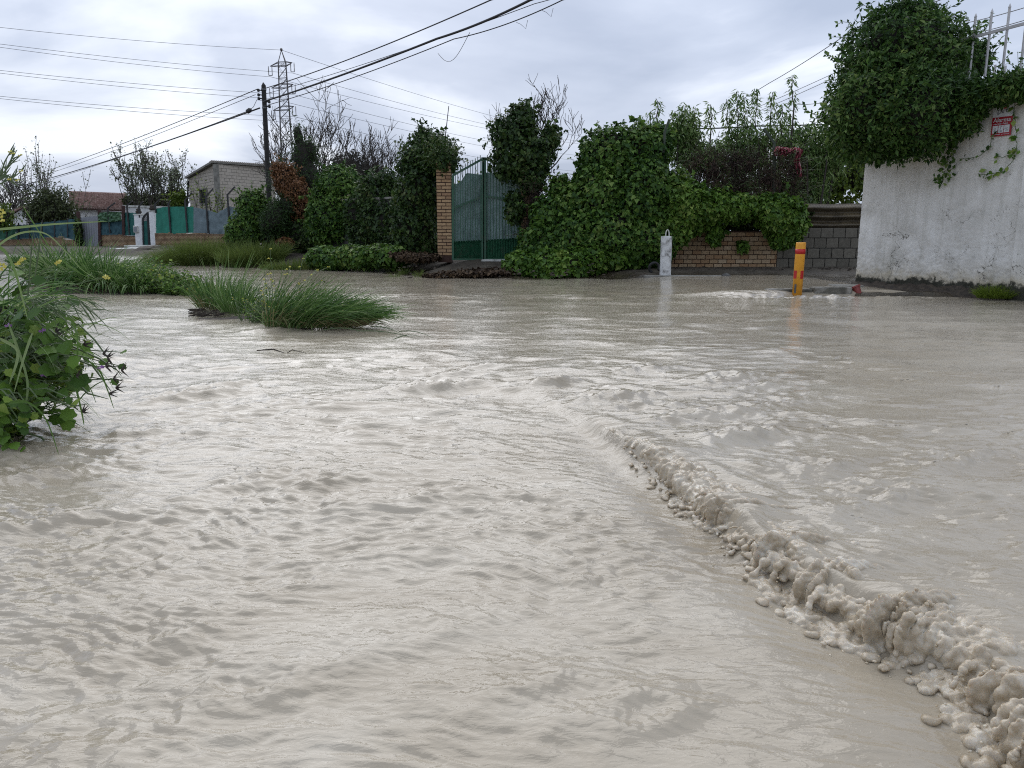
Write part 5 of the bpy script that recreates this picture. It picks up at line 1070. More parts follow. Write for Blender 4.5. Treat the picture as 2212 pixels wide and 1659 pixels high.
plume_tree('pair of slim leafy shoots above the left vine mass', [(1535, 225, 290, 16), (1545, 300, 350, 20), (1520, 300, 350, 18)], 26, [ell(1540, 340, 26.2, 34, 26)], 83, 500)
plume_tree('cluster of tall leafy shoots in the middle of the saplings', [(1570, 214, 300, 15), (1594, 198, 300, 17), (1607, 205, 300, 14), (1632, 194, 320, 15), (1620, 260, 350, 18), (1580, 280, 360, 18), (1600, 290, 370, 22)], 26.5, [ell(1600, 325, 26.5, 46, 40), ell(1565, 345, 26.5, 30, 30), ell(1580, 400, 26.5, 70, 36)], 84, 2000)
plume_tree('tallest leafy shoots near the torn red cloth', [(1668, 200, 300, 14), (1710, 163, 240, 12), (1690, 226, 310, 18), (1708, 245, 320, 20), (1660, 270, 340, 18), (1640, 285, 350, 18)], 26, [ell(1690, 320, 26.2, 46, 44), ell(1650, 335, 26.4, 34, 36), ell(1690, 395, 26.4, 60, 36)], 85, 2000)
plume_tree('leafy sapling with wide crown beside the climbing bush', [(1740, 270, 340, 20), (1760, 262, 350, 22), (1780, 268, 350, 22), (1800, 290, 360, 24)], 26, [ell(1750, 330, 26.2, 44, 46), ell(1795, 330, 26.2, 34, 44), ell(1745, 405, 26.2, 40, 40)], 86, 2000)
clump('leafy_tree', 'yellow green leafy tree behind the corrugated sheet', 'tree', [ell(1800, 395, 30, 60, 50), ell(1760, 385, 30, 40, 50), ell(1850, 380, 30, 40, 60), ell(1790, 350, 30, 60, 34), ell(1760, 425, 29.8, 34, 26)], 4200, .17, M['yellow_green'], KITE, seed=87, depth=.75, rough=.3, solid=.5, sprigs=60, sprig_len=.5)
# ---- low cover on the bank
clump('ground_ivy', 'bright low ground ivy along the bank below the hedge', 'ivy', [ell(700 + i * 30, 556 - 1.2 * i + (5 if i % 2 else 0), 26.2 - .35 * i, 34, 22, .55) for i in range(6)], 3600, .13, M['ivy'], IVY, seed=91, rough=.15, hang=.3, solid=.8)
clump('ground_ivy', 'ground ivy spreading in front of the right gate pillar', 'ivy', [ell(1130, 572, 21.6, 40, 26, .5), ell(1185, 575, 21.3, 46, 30, .5), ell(1235, 572, 21.3, 44, 28, .5), ell(1275, 560, 21.6, 40, 30, .5), ell(1330, 562, 21.8, 40, 18, .4)], 3600, .14, M['ivy_light'], IVY, seed=92, rough=.15, hang=.3, solid=.8)
clump('dry_leaves', 'dead brown ivy litter on the bank left of the gate', 'leaf litter', [ell(905, 556, 23.4, 40, 8, .5), ell(870, 552, 24.2, 30, 8, .5)], 1300, .10, M['deadleaf'], IVY, seed=93, hang=.2)
clump('dry_leaves', 'dead brown ivy litter at the water edge before the gate', 'leaf litter', [ell(1020, 590, 21.4, 60, 5, .4), ell(1075, 587, 21.5, 50, 6, .4), ell(960, 595, 21.3, 40, 4, .3)], 1500, .10, M['deadleaf'], IVY, seed=94, hang=.2)
def tuft(name, label, cat, cx, cy, n, ln, wd, lean, spread, rad, mat, seed, droop=1.3, seg=5, group=None, parent=None, part='blades', zf=None):
    r_ = np.random.default_rng(seed); a = r_.uniform(0, 2 * np.pi, n); q = np.sqrt(r_.random(n)); B = np.stack([cx + rad[0] * q * np.cos(a), cy + rad[1] * q * np.sin(a), np.zeros(n)], -1)
    B[:, 2] = ground_z(B[:, 0], B[:, 1]) if zf is None else zf
    D = np.stack([np.cos(a) * spread * q + lean[0] + r_.normal(size=n) * .16, np.sin(a) * spread * q + lean[1] + r_.normal(size=n) * .16, np.ones(n)], -1)
    th = parent or thing(name, label, cat, (cx, cy, float(np.min(B[:, 2]))), group)
    blades(part, B, D, ln * r_.uniform(.45, 1.15, n), wd * r_.uniform(.6, 1.2, n), droop * r_.uniform(.4, 1.5, n), mat, th, seg, 'stuff', None, seed); return th
c = G(415, 572, .1); tuft('scrub_bush', 'wide fine leaved grassy scrub on the far bank below the grey netting', 'bush', W(420, 540, 30.5).x, 30.5, 5200, 1.05, .02, (0, -.1), .55, (1.7, .7), M['scrub'], 101, 1.2)
tuft('scrub_bush', 'fine leaved grassy scrub beside the pole foot', 'bush', W(555, 540, 29).x, 28.6, 2600, .85, .02, (0, -.1), .5, (1.1, .5), M['scrub'], 102, 1.2)
tuft('bank_grass', 'short grass strip at the water below the ground ivy', 'grass', W(640, 570, 26.3).x, 26.4, 900, .4, .02, (0, -.1), .5, (1.2, .35), M['scrub'], 103, 1.2)
tuft('bank_grass', 'flat grass patch standing in the far left flood', 'grass', W(58, 570, 33).x, 33, 900, .45, .03, (.2, 0), .7, (.75, .3), M['grass'], 104, 1.3, zf=-.05)
for i, ((px, py), od) in enumerate(zip(((873, 585), (905, 590), (930, 575), (850, 590), (1005, 580)), ('between the two at the water edge', 'third along the water edge', 'highest on the bank below the pillar', 'farthest left at the water edge', 'in front of the gate'))):
    p = G(px, py, .1); tuft('weed_tuft', 'small weed tuft on the muddy bank, ' + od, 'weed', p.x, p.y, 60, .28, .016, (0, 0), .8, (.12, .1), M['scrub'], 110 + i, 1.3, group='weeds on the muddy bank')
wp = on_wall(2150, 628, .22); tuft('grass_tuft', 'bright green grass tuft at the foot of the wall pier', 'grass', wp.x, wp.y, 1100, .26, .009, (-.1, -.2), .6, (.30, .22), M['yellow_green'], 120, 1.2, zf=.03)

# ---- climbing bush over the wall
clump('climbing_bush', 'huge dark climbing bush overflowing the corner of the stucco wall', 'bush',
      [ell(1955, 130, 15.6, 112, 92), ell(1930, 230, 15.3, 118, 92), ell(1990, 240, 14.9, 96, 78), ell(1870, 260, 15.8, 70, 70), ell(1965, 55, 15.8, 62, 44), ell(2030, 232, 14.8, 52, 46), ell(1895, 300, 15.4, 70, 40), ell(1840, 300, 16.2, 44, 38), ell(2085, 135, 17.4, 44, 44)],
      21000, .125, M['jasmine'], OVAL, seed=131, depth=.32, rough=.25, hang=.1, jit=.8, sprigs=230, sprig_len=.5, solid=.78)
clump('climbing_vine', 'leafy vine spilling over the wall top under the metal fence', 'vine', [ell(2120, 205, 14.35, 44, 24, .3), ell(2165, 195, 14.1, 40, 22, .3), ell(2205, 185, 13.9, 40, 26, .3), ell(2090, 235, 14.5, 34, 24, .3)], 3200, .12, M['jasmine'], OVAL, seed=132, depth=.5, hang=.1, jit=.8, sprigs=60, sprig_len=.4, solid=.6)
def tendril(label, pts, n, seed, size=.10, mat='jasmine', wob=.03, r=.006):
    rr_ = random.Random(seed); path = [on_wall(px, py, .06 + .03 * rr_.random()) for px, py in pts]; fine = []
    for a, b in zip(path, path[1:]):
        for j in range(5): fine.append(a.lerp(b, j / 5) + Vector((rr_.gauss(0, wob * .2), rr_.gauss(0, wob * .2), rr_.gauss(0, wob * .2))))
    fine.append(path[-1]); th = thing('hanging_vine', label, 'vine', path[0], 'vine strands hanging down the stucco wall'); mb = MB(); mb.tube(fine, r, 4); mb.build('stem', M['stem'], th)
    P = np.array([fine[rr_.randrange(len(fine))] for _ in range(n)]) + np.array([[rr_.gauss(0, wob), rr_.gauss(0, wob), rr_.gauss(0, wob)] for _ in range(n)]); r_ = np.random.default_rng(seed); d0 = np.array((fine[-1] - fine[0]).normalized())
    sz = size * r_.uniform(.6, 1.2, n); Nn = r_.normal(size=(n, 3)) * .5 + np.array(nW) + np.array([0, 0, .4]); T_ = r_.normal(size=(n, 3)) + d0 * .7
    leaves('leaf', P, Nn, T_, sz, M[mat], th, KITE, None, 'stuff'); return th
tendril('thick dark vine strand hanging lowest on the stucco wall', [(2078, 262), (2066, 300), (2052, 335), (2044, 365), (2034, 392)], 170, 141, .10, wob=.07)
tendril('short vine strand left of the thick dark one', [(1966, 310), (1972, 330), (1981, 348)], 34, 142, .09)
tendril('bushy short vine strand at the wall corner', [(1880, 318), (1872, 335), (1862, 348)], 60, 143, .10, wob=.06)
tendril('thin bare vine strand curling left under the alarm sign', [(2146, 290), (2138, 318), (2118, 336), (2095, 343), (2072, 343)], 13, 144, .09)
tendril('long vine strand hanging over the right edge of the alarm sign', [(2190, 232), (2194, 280), (2196, 318), (2186, 350), (2166, 372), (2140, 376), (2112, 376)], 34, 145, .115, 'ivy_light')
tendril('short vine strand curling below the alarm sign beside the long one', [(2196, 322), (2185, 338), (2155, 338)], 10, 146, .10, 'ivy_light')
def spray(label, pts, Y_, n, seed):
    rr_ = random.Random(seed); path = [W(px, py, Y_ + rr_.uniform(-.05, .05)) for px, py in pts]; th = thing('vine_shoot', label, 'vine', path[0], 'loose shoots of the climbing bush'); mb = MB(); mb.tube(path, .006, 4); mb.build('stem', M['stem'], th)
    P, T_ = [], []
    for i in range(n):
        k = (i + .7) / n * (len(path) - 1); j = min(int(k), len(path) - 2); p = path[j].lerp(path[j + 1], k - j)
        for sg in (-1, 1): P.append(p); T_.append((path[j + 1] - path[j]).normalized() * .7 + Vector((0, 0, sg * .8)))
    m = len(P); r_ = np.random.default_rng(seed); leaves('leaf', np.array(P), r_.normal(size=(m, 3)) * .5 + np.array([0, -1, .2]), np.array(T_), .085 * r_.uniform(.6, 1.2, m), M['jasmine'], th, KITE, None, 'stuff')
for i, (pts, lb) in enumerate([([(1850, 62), (1838, 49), (1820, 47), (1808, 53)], 'upper left'), ([(1838, 98), (1818, 80), (1793, 80)], 'second'), ([(1812, 140), (1798, 124), (1784, 117)], 'third'), ([(1800, 232), (1772, 223), (1740, 226), (1700, 224)], 'longest'), ([(1800, 262), (1770, 250), (1738, 238)], 'lowest'), ([(1900, 45), (1888, 28), (1878, 18)], 'top')]):
    spray({'upper left': 'curving shoot arching off the upper left of the climbing bush', 'second': 'horizontal shoot just below the arching one on the bush', 'third': 'short shoot pair halfway up the left side of the bush', 'longest': 'longest horizontal shoot reaching left towards the saplings', 'lowest': 'lowest slanting shoot on the left side of the climbing bush', 'top': 'shoot pointing up from the top left of the climbing bush'}[lb], pts, 15.9, 4 + i % 3, 150 + i)

# ================================================================== OBJECTS AT THE STREET
# white metal fence on the wall
th = thing('metal_fence', 'pale metal fence of spear tipped bars on top of the stucco wall', 'fence', PL + Vector((0, 0, HW))); offF = -.16
rl = MB(); rl.bar(on_wall(1990, 110, offF), on_wall(2330, 20, offF), .05); rl.build('top_rail', M['pale_metal'], th)
rl = MB(); a = on_wall(2062, 220, offF); a.z = HW + .12; b = on_wall(2330, 220, offF); b.z = HW + .12; rl.bar(a, b, .04); rl.build('bottom_rail', M['pale_metal'], th)
for k, px in enumerate((2015, 2042, 2072, 2104, 2138, 2175, 2214, 2255)):
    p = on_wall(px, 70, offF); rz_ = on_wall(px, 110 - (px - 1990) * 90 / 340, offF).z; mb = MB(); z0 = HW - .05; z1 = rz_ + .32
    mb.bar(Vector((p.x, p.y, z0)), Vector((p.x, p.y, z1)), .032); mb.lathe((p.x, p.y, z1), [(.018, 0), (.026, .03), (.003, .09)], 8); mb.build('bar', M['pale_metal'], th)
# second run of the fence seen behind the vine
th = thing('metal_fence', 'lower run of pale metal bars seen behind the vine at right', 'fence', on_wall(2190, 180, -1.5)); rl = MB(); rl.bar(on_wall(2140, 172, -1.6), on_wall(2260, 194, -1.6), .05); rl.build('top_rail', M['pale_metal'], th)
for px, py in ((2150, 140), (2172, 142), (2196, 150), (2216, 155)):
    a, b = on_wall(px, py, -1.6), on_wall(px, 215, -1.6); b.x, b.y = a.x, a.y; mb = MB(); mb.bar(b, a, .035); mb.build('bar', M['pale_metal'], th)
# alarm sign
S0, S1, S2 = on_wall(2139.5, 296, .035), on_wall(2183, 290, .035), on_wall(2144, 246, .035); su = dW.copy(); sv = Vector((0, 0, 1)); sw = (S1 - S0).dot(su); sh = sw * .83; base = S0.copy()
sign = thing('alarm_sign', 'red and white alarm sign fixed on the stucco wall under the vine', 'sign', base)
def sp(u, v, o=0.0): return base + su * (u * sw) + sv * (v * sw) + nW * o
def plate(name, u0, u1, v0, v1, o, mat, th_=.008):
    mb = MB(); f = [sp(u0, v0, o), sp(u1, v0, o), sp(u1, v1, o), sp(u0, v1, o)]; bk_ = [p - nW * th_ for p in f]; mb.add(f + bk_, [(0, 1, 2, 3), (7, 6, 5, 4), (0, 4, 5, 1), (1, 5, 6, 2), (2, 6, 7, 3), (3, 7, 4, 0)]); return mb.build(name, mat, sign)
HR = .95
plate('red_plate', 0, 1, 0, HR, 0, M['sign_red']); plate('white_plate', 0, 1, HR, HR + .72, .001, M['sign_white'])
for u0 in (.07, .36, .65): plate('pictogram_panel', u0, u0 + .26, .16, .53, .006, M['sign_white'], .005)
def text(body, u, v, size, mat, o=.007, shear=0, rot=0):
    cu = bpy.data.curves.new('lettering', 'FONT'); cu.body = body; cu.size = size * sw; cu.extrude = .0008; cu.shear = shear; cu.offset = .0035 * size * 3 * sw if rot == 0 else 0
    tmpo = bpy.data.objects.new('lettering_source', cu); COL.objects.link(tmpo); dg_ = bpy.context.evaluated_depsgraph_get(); dg_.update(); lm = bpy.data.meshes.new_from_object(tmpo.evaluated_get(dg_)); bpy.data.objects.remove(tmpo); lm.materials.clear(); ob = link('lettering', lm, mat, sign); p = sp(u, v, o) - base
    Mx = Matrix((su, sv, nW)).transposed().to_4x4() @ Matrix.Rotation(rot, 4, 'Z'); Mx.translation = p; ob.matrix_local = Mx; return ob
text('Alarma', .07, .70, .30, M['sign_white']); text('conectada a Policía', .07, .585, .098, M['sign_white']); text('Direct', .22, 1.07, .30, M['ink'], .008, .3, .22)
plate('logo_square', .52, .66, 1.34, 1.50, .006, M['sign_red'], .004)
for u0, u1 in ((.06, .16), (.18, .26), (.28, .36), (.38, .46), (.52, .93)): plate('small_print', u0, u1, .075, .105 if u0 < .5 else .09, .006, M['sign_white'], .004)
mb = MB(); cx, cy = .78, .315; mb.tube([sp(cx + .09 * math.cos(a), cy + .09 * math.sin(a), .008) for a in np.linspace(0, 2 * math.pi, 25)], .008 * sw, 4, False); mb.bar(sp(cx - .055, cy + .055, .008), sp(cx + .055, cy - .055, .008), .03 * sw, .004); mb.build('prohibition_icon', M['print_grey'], sign)
mb = MB(); mb.bar(sp(.44, .45, .008), sp(.55, .48, .008), .03 * sw, .004); mb.bar(sp(.50, .44, .008), sp(.46, .30, .008), .04 * sw, .004); mb.bar(sp(.46, .24, .008), sp(.55, .24, .008), .07 * sw, .004); mb.build('device_icon', M['print_grey'], sign)
mb = MB(); mb.bar(sp(.14, .24, .008), sp(.28, .24, .008), .05 * sw, .004); mb.bar(sp(.20, .28, .008), sp(.24, .42, .008), .05 * sw, .004); mb.build('camera_icon', M['print_grey'], sign)

# orange marker post
Yo = 14.86; p = W(1722, 626, Yo); p.z = .12; pt = W(1730.5, 524, Yo); hgt = pt.z - p.z; ro_ = 10.2 * pxm(Yo)
th = thing('marker_post', 'orange marker post with red bands standing at the flooded kerb', 'post', p); tl = Matrix.Rotation(math.radians(.6), 3, 'Y')
mb = MB(); mb.lathe(p - Vector((0, 0, .25)), [(ro_, 0), (ro_, hgt + .22), (ro_ * .97, hgt + .25), (ro_ * .90, hgt + .255), (ro_ * .86, hgt + .235)], 28, tl); mb.build('tube', M['orange'], th, smooth=True)
mb = MB(); z0 = hgt * .76; p0_ = p - Vector((0, 0, .25)); mb.lathe(p0_ + tl @ Vector((0, 0, z0 + .25)), [(ro_ * 1.02, 0), (ro_ * 1.02, hgt * .105)], 28, tl); mb.build('band', M['red'], th, smooth=True)
for a0, a1 in ((-178, -131), (-89, -42)):
    mb = MB(); vs = []; k = 9
    for i in range(k):
        an = math.radians(a0 + (a1 - a0) * i / (k - 1)); vs += [p0_ + tl @ Vector((ro_ * 1.02 * math.cos(an), ro_ * 1.02 * math.sin(an), hgt * .24 + .25)), p0_ + tl @ Vector((ro_ * 1.02 * math.cos(an), ro_ * 1.02 * math.sin(an), hgt * .41 + .25))]
    mb.add(vs, [(2 * i, 2 * i + 2, 2 * i + 3, 2 * i + 1) for i in range(k - 1)]); mb.build('band', M['red'], th, smooth=True)
mb = MB(); mb.box(p + Vector((-ro_ * .72, -ro_ * .78, -.06)), .03, .02, .17); mb.build('bracket', M['steel'], th)
# kerb stones, cover slab, soil strip, pot
def kerb(label, px0, px1, Yk, zt, mat='kerb'):
    a, b = W(px0, 630, Yk).x, W(px1, 630, Yk).x; mb = MB(); mb.box(((a + b) / 2, Yk + .13, -.25), b - a - .012, .26, zt + .25); o = mb.build('kerb_stone', M[mat], bevel=.018); return tag(o, label, 'kerb', 'kerb stones by the marker post')
kerb('submerged kerb stone under the brown sheet of water left of the marker post', 1560, 1658, 14.92, .075)
kerb('mossy kerb stone under the orange marker post', 1659, 1757, 14.90, .128); kerb('dark mossy kerb stone with whitish face right of the marker post', 1758, 1842, 14.87, .165)
mb = MB(); a, b = W(1757, 610, 16.6), W(1852, 606, 16.6); mb.box((W(1815, 607, 16.5).x, 16.2, .03), .62, .50, .10, -.2); tag(mb.build('pale_slab', M['concrete'], bevel=.012), 'pale wet slab behind the kerb at the stucco wall corner', 'slab')
ss, nS = [], 60; V = []
for i in range(nS + 1):
    k = i / nS; q = PL + dW * (LW * k); out_ = .34 + .10 * float(pn(k * 7, 0, 171)) - .12 * k
    for j in range(9):
        f = j / 8; z = .02 + .17 * (1 - f) ** .7 + .05 * float(pn(k * 22, f * 4, 172)) + .03 * float(pn(k * 60, f * 9, 173)) - (.25 if j == 8 else 0); r_ = q + nW * (out_ * f + .0 - .02); V.append((r_.x, r_.y, z))
o = link('soil_strip', np_mesh('soil_strip', np.array(V), grid_faces(nS + 1, 9)), M['debris'], kind='structure')
pp = W(1851, 627, 14.95); tM = Vector((-.32, .35, .88)).normalized().to_track_quat('Z', 'Y').to_matrix()
th = thing('plant_pot', 'tipped dark red plastic plant pot at the stucco wall foot', 'pot', pp)
mb = MB(); mb.lathe(pp, [(.060, -.085), (.078, .05), (.086, .05), (.090, .075), (.084, .075), (.078, .055), (.055, -.07)], 20, tM); mb.build('body', M['pot'], th)
mb = MB(); mb.lathe(pp, [(.088, .048), (.094, .052), (.096, .082), (.092, .086)], 20, tM); mb.build('rim', M['pot'], th)
# white concrete post with lifting loop
Yw = 20.4; p = W(1437, 591, Yw); r_ = 12 * pxm(Yw); h = W(1437, 510, Yw).z - p.z
th = thing('concrete_post', 'stubby white concrete post with a rusty lifting loop on top', 'post', p); mb = MB(); n = 8
mb.lathe(p - Vector((0, 0, .2)), [(r_ * 1.02, 0), (r_, .3), (r_ * .99, h + .17), (r_ * .90, h + .2)], 14); o = mb.build('shaft', M['post_white'], th)
mb = MB(); c = p + Vector((.02, 0, h)); mb.tube([c + Vector((r_ * .30 * math.cos(a), 0, .03 + .13 * max(math.sin(a), -.3))) for a in np.linspace(-.35, math.pi + .35, 14)], .014, 6); mb.build('lifting_loop', M['concrete_w'], th, smooth=True)
mb = MB(); a = W(1393, 592, 20.2); b = W(1562, 592, 20.2); mb.box(((a.x + b.x) / 2, 20.3, .02), b.x - a.x, .16, .10); tag(mb.build('kerb_stone', M['concrete'], bevel=.012), 'pale kerb strip under the white concrete post', 'kerb')
q = W(1413, 580, 20.9); mb = MB(); mb.tube([q + Vector((.13 * math.cos(a), .02 * math.sin(a * 2), .02 + .13 * math.sin(a))) for a in np.linspace(-.6, 4.4, 18)], .04, 7); tag(mb.build('pipe_bend', M['rubber'], smooth=True), 'dark curved pipe end left of the white concrete post', 'pipe')
def rock(name, label, px, py, z, r, mat, sc=(1.3, 1, .75), seed=1, cat='stone', group=None):
    c = G(px, py, z); bm = bmesh.new(); bmesh.ops.create_icosphere(bm, subdivisions=3, radius=r)
    for v in bm.verts: v.co = Vector((v.co.x * sc[0], v.co.y * sc[1], v.co.z * sc[2])) * (1 + .35 * mnoise.noise(v.co / r * .9 + Vector((seed * 5, 0, 0))) + .12 * mnoise.noise(v.co / r * 3))
    me = bpy.data.meshes.new(name); bm.to_mesh(me); bm.free(); o = link(name, me, mat); o.location = (c.x, c.y, z + r * sc[2] * .5); return tag(o, label, cat, group)
rock('stone', 'dark stone lying on the wet street right of the white post', 1568.5, 599, .07, .095, M['stone'], seed=2)
rock('stone', 'tiny dark stone left of the larger one on the wet street', 1543, 599, .07, .03, M['stone'], seed=3)
sc_ = MB()
for _ in range(420):
    px, py = rr.uniform(1455, 1850), rr.uniform(573, 592); c = G(px, py, .2)
    for it in range(3): c = G(px, py, gz(c.x, c.y))
    if c.y > 22.4: continue
    sc_.box(c - Vector((0, 0, .01)), rr.uniform(.02, .07), rr.uniform(.02, .05), rr.uniform(.015, .03), rr.uniform(0, 3))
for _ in range(90):
    px, py = rr.uniform(860, 1400), rr.uniform(566, 600); c = G(px, py, .2)
    for it in range(4): c = G(px, py, gz(c.x, c.y))
    sc_.box(c - Vector((0, 0, .01)), rr.uniform(.02, .08), rr.uniform(.02, .05), rr.uniform(.01, .03), rr.uniform(0, 3))
sc_.build('rubble', M['debris'], kind='stuff', bevel=0)

# ================================================================== PLANTS STANDING IN THE FLOOD
def flowers(mb, pts, r, rr_):
    for p in pts:
        for k in range(4):
            a = k * math.pi / 2 + rr_.random(); d = Vector((math.cos(a), math.sin(a) * .6, .5 * math.sin(a) + .3)).normalized() * r; s = d.cross(Vector((0, 1, .3))).normalized() * r * .4
            mb.add([p, p + d * .6 + s, p + d, p + d * .6 - s], [(0, 1, 2, 3)])
def herb_stems(th, cx, cy, n, h, rad, lean, seed, mat='herb', lsize=.05, z0=0, shape=KITE, flw=0, fr=.012, nl=9):
    rr_ = random.Random(seed); mb = MB(); P, T_ = [], []; fl = []
    for i in range(n):
        a = rr_.uniform(0, 6.28); q = math.sqrt(rr_.random()); p = Vector((cx + rad[0] * q * math.cos(a), cy + rad[1] * q * math.sin(a), z0)); d = Vector((rr_.gauss(0, .3) + lean[0], rr_.gauss(0, .3) + lean[1], 1)).normalized(); ln = h * rr_.uniform(.45, 1.15); pts = [p.copy()]
        for j in range(7):
            d = (d + Vector((rr_.gauss(0, .12), rr_.gauss(0, .12), -.10))).normalized(); p = p + d * ln / 7; pts.append(p.copy())
            for _ in range(max(1, nl // 7)): P.append(p + Vector((rr_.gauss(0, .01), rr_.gauss(0, .01), 0))); T_.append(Vector((rr_.gauss(0, 1), rr_.gauss(0, 1), rr_.gauss(.1, .5))))
        mb.tube(pts, [.004 * (1 - .08 * j) + .0008 for j in range(8)], 3, False)
        if rr_.random() < flw: fl.append(pts[-1]); fl.append(pts[-2] + Vector((rr_.gauss(0, .02), 0, .01)))
    mb.build('stems', M['stem'], th, 'stuff'); m = len(P); r_ = np.random.default_rng(seed)
    leaves('foliage', np.array(P), r_.normal(size=(m, 3)) * .6 + np.array([0, -.2, .8]), np.array(T_), lsize * r_.uniform(.5, 1.3, m), M[mat], th, shape, None, 'stuff')
    if fl: fb = MB(); flowers(fb, fl, fr, rr_); fb.build('blossoms', M['petal'], th, 'stuff')
def mound(th, cx, cy, rx, ry, h, seed, mat='debris', name='root_mat'):
    V = []; n = 22
    for i in range(n + 1):
        for j in range(n + 1):
            x, y = (i / n * 2 - 1), (j / n * 2 - 1); r = math.hypot(x, y); z = h * max(0, 1 - r) ** .6 - .06 * r + .03 * float(pn(x * 4 + seed, y * 4, seed)); V.append((cx + x * rx, cy + y * ry, z))
    o0 = origin(th); V = [Vector(v) - o0 for v in V]; link(name, np_mesh(name, np.array(V), grid_faces(n + 1, n + 1)), M[mat], th)
# clump at left middle: broad leaved grass on the left, low yellowish herbs trailing right
c = G(190, 632); th = thing('grass_clump', 'leafy broad bladed green clump flooded at left middle, trailing off to the right', 'grass clump', c)
mound(th, c.x + .6, c.y + .3, 2.4, .7, .22, 3)
for i, (px, py, n, ln, wd, rx) in enumerate(((105, 618, 620, 1.15, .034, .55), (165, 630, 900, 1.12, .036, .6), (232, 634, 900, .98, .036, .6), (295, 636, 560, .72, .030, .5))):
    g_ = G(px, py - 3); tuft('', '', '', g_.x, g_.y + .25, n, ln, wd, (.30, -.12), .75, (rx, .5), M['grass'], 201 + i, 1.7, 7, parent=th, zf=.02, part='blades')
for i, (px, py, n, h) in enumerate(((300, 634, 170, .66), (350, 637, 180, .52), (392, 640, 160, .36), (420, 641, 70, .2))):
    g_ = G(px, py - 2); herb_stems(th, g_.x, g_.y + .2, n, h, (.48, .3), (.45, -.1), 211 + i, 'herb', .075, 0, KITE, .06, .02)
for i, (px, py, n) in enumerate(((140, 625, 110), (250, 635, 110))): g_ = G(px, py - 3); tuft('', '', '', g_.x, g_.y + .1, n, .7, .014, (.4, -.2), .9, (.7, .4), M['straw'], 271 + i, 2.2, 6, parent=th, zf=.02, part='dead_blades')
c2 = G(118, 612); herb_stems(th, c2.x, c2.y + .4, 90, .75, (.4, .4), (.1, 0), 219, 'herb', .08, 0, KITE, .05, .02)
# mid clump: upright tuft at left, flowering herbs, big tuft combed to the right
c = G(600, 706); th = thing('grass_clump', 'long bladed grass clump combed over by the current in mid stream', 'grass clump', c)
mound(th, G(545, 690).x, G(545, 690).y + .15, 1.15, .4, .05, 5)
for i, (px, py, n, ln, wd, lean, rx, sp2, dr) in enumerate(((462, 672, 420, .62, .013, (.10, 0), .30, .55, 1.0), (520, 684, 420, .56, .013, (.2, 0), .32, .6, 1.2), (485, 676, 120, .92, .010, (.25, 0), .25, .35, .7),
        (620, 712, 700, .78, .013, (.75, -.05), .32, .45, 1.1), (675, 714, 760, .80, .014, (.95, -.05), .34, .45, 1.15), (735, 712, 420, .72, .013, (1.15, -.02), .30, .4, 1.1), (640, 714, 150, .40, .010, (.1, -.3), .40, .8, 1.6))):
    g_ = G(px, py - 3); tuft('', '', '', g_.x, g_.y + .12, n, ln, wd, lean, sp2, (rx, .2), M['grass'], 231 + i, dr, 7, parent=th, zf=.02)
for i, (px, py, n, h, ln) in enumerate(((570, 702, 70, .42, .1), (605, 710, 60, .5, .25), (545, 697, 45, .3, 0), (660, 713, 30, .62, .7))):
    g_ = G(px, py - 3); herb_stems(th, g_.x, g_.y + .08, n, h, (.22, .15), (ln, -.05), 241 + i, 'herb', .035, 0, KITE, .30, .011)
g_ = G(585, 700); herb_stems(th, g_.x, g_.y + .15, 14, .95, (.25, .15), (.3, 0), 249, 'herb', .03, 0, KITE, 1, .02, 7)
for i, (px, py, n, ln, lean) in enumerate(((480, 676, 90, .5, (.25, 0)), (640, 713, 130, .6, (.9, -.1)), (715, 714, 110, .6, (1.2, -.1)))):
    g_ = G(px, py - 3); tuft('', '', '', g_.x, g_.y + .05, n, ln, .010, lean, .7, (.4, .2), M['straw'], 261 + i, 1.9, 6, parent=th, zf=.02, part='dead_blades')
# blades lying on the water downstream and twigs
mb = MB()
for a, b in (((800, 706), (868, 722)), ((862, 716), (936, 730)), ((770, 715), (905, 733)), ((850, 733), (912, 728)), ((700, 712), (790, 718))):
    p0, p1 = G(*a, .03), G(*b, .03); mb.tube([p0.lerp(p1, k / 6) + Vector((0, 0, .035 * math.sin(k / 6 * math.pi))) for k in range(7)], [.006, .007, .007, .006, .005, .003, .001], 4)
mb.build('floating_blade', M['stem'], th, 'stuff')
mb = MB(); r3 = random.Random(4)
for _ in range(60):
    p0 = G(r3.uniform(405, 470), r3.uniform(668, 684), .03); an = r3.uniform(-.5, .5); d = Vector((math.cos(an), math.sin(an), r3.uniform(-.1, .2))) * r3.uniform(.08, .3); mb.tube([p0, p0 + d], [.008, .004], 4)
tag(mb.build('driftwood', M['debris'], kind='stuff'), 'raft of dark twigs caught at the left of the mid stream grass', 'driftwood')
mb = MB(); p0 = G(555, 757, .02); mb.tube([p0, p0 + Vector((.18, -.05, .02)), p0 + Vector((.3, -.1, -.01))], [.006, .008, .003], 5); mb.tube([p0 + Vector((.33, -.09, -.01)), p0 + Vector((.4, -.16, .03)), p0 + Vector((.55, -.2, 0))], [.004, .005, .002], 5); tag(mb.build('twig', M['debris']), 'thin dark twig adrift on the water below the grass clump', 'twig')

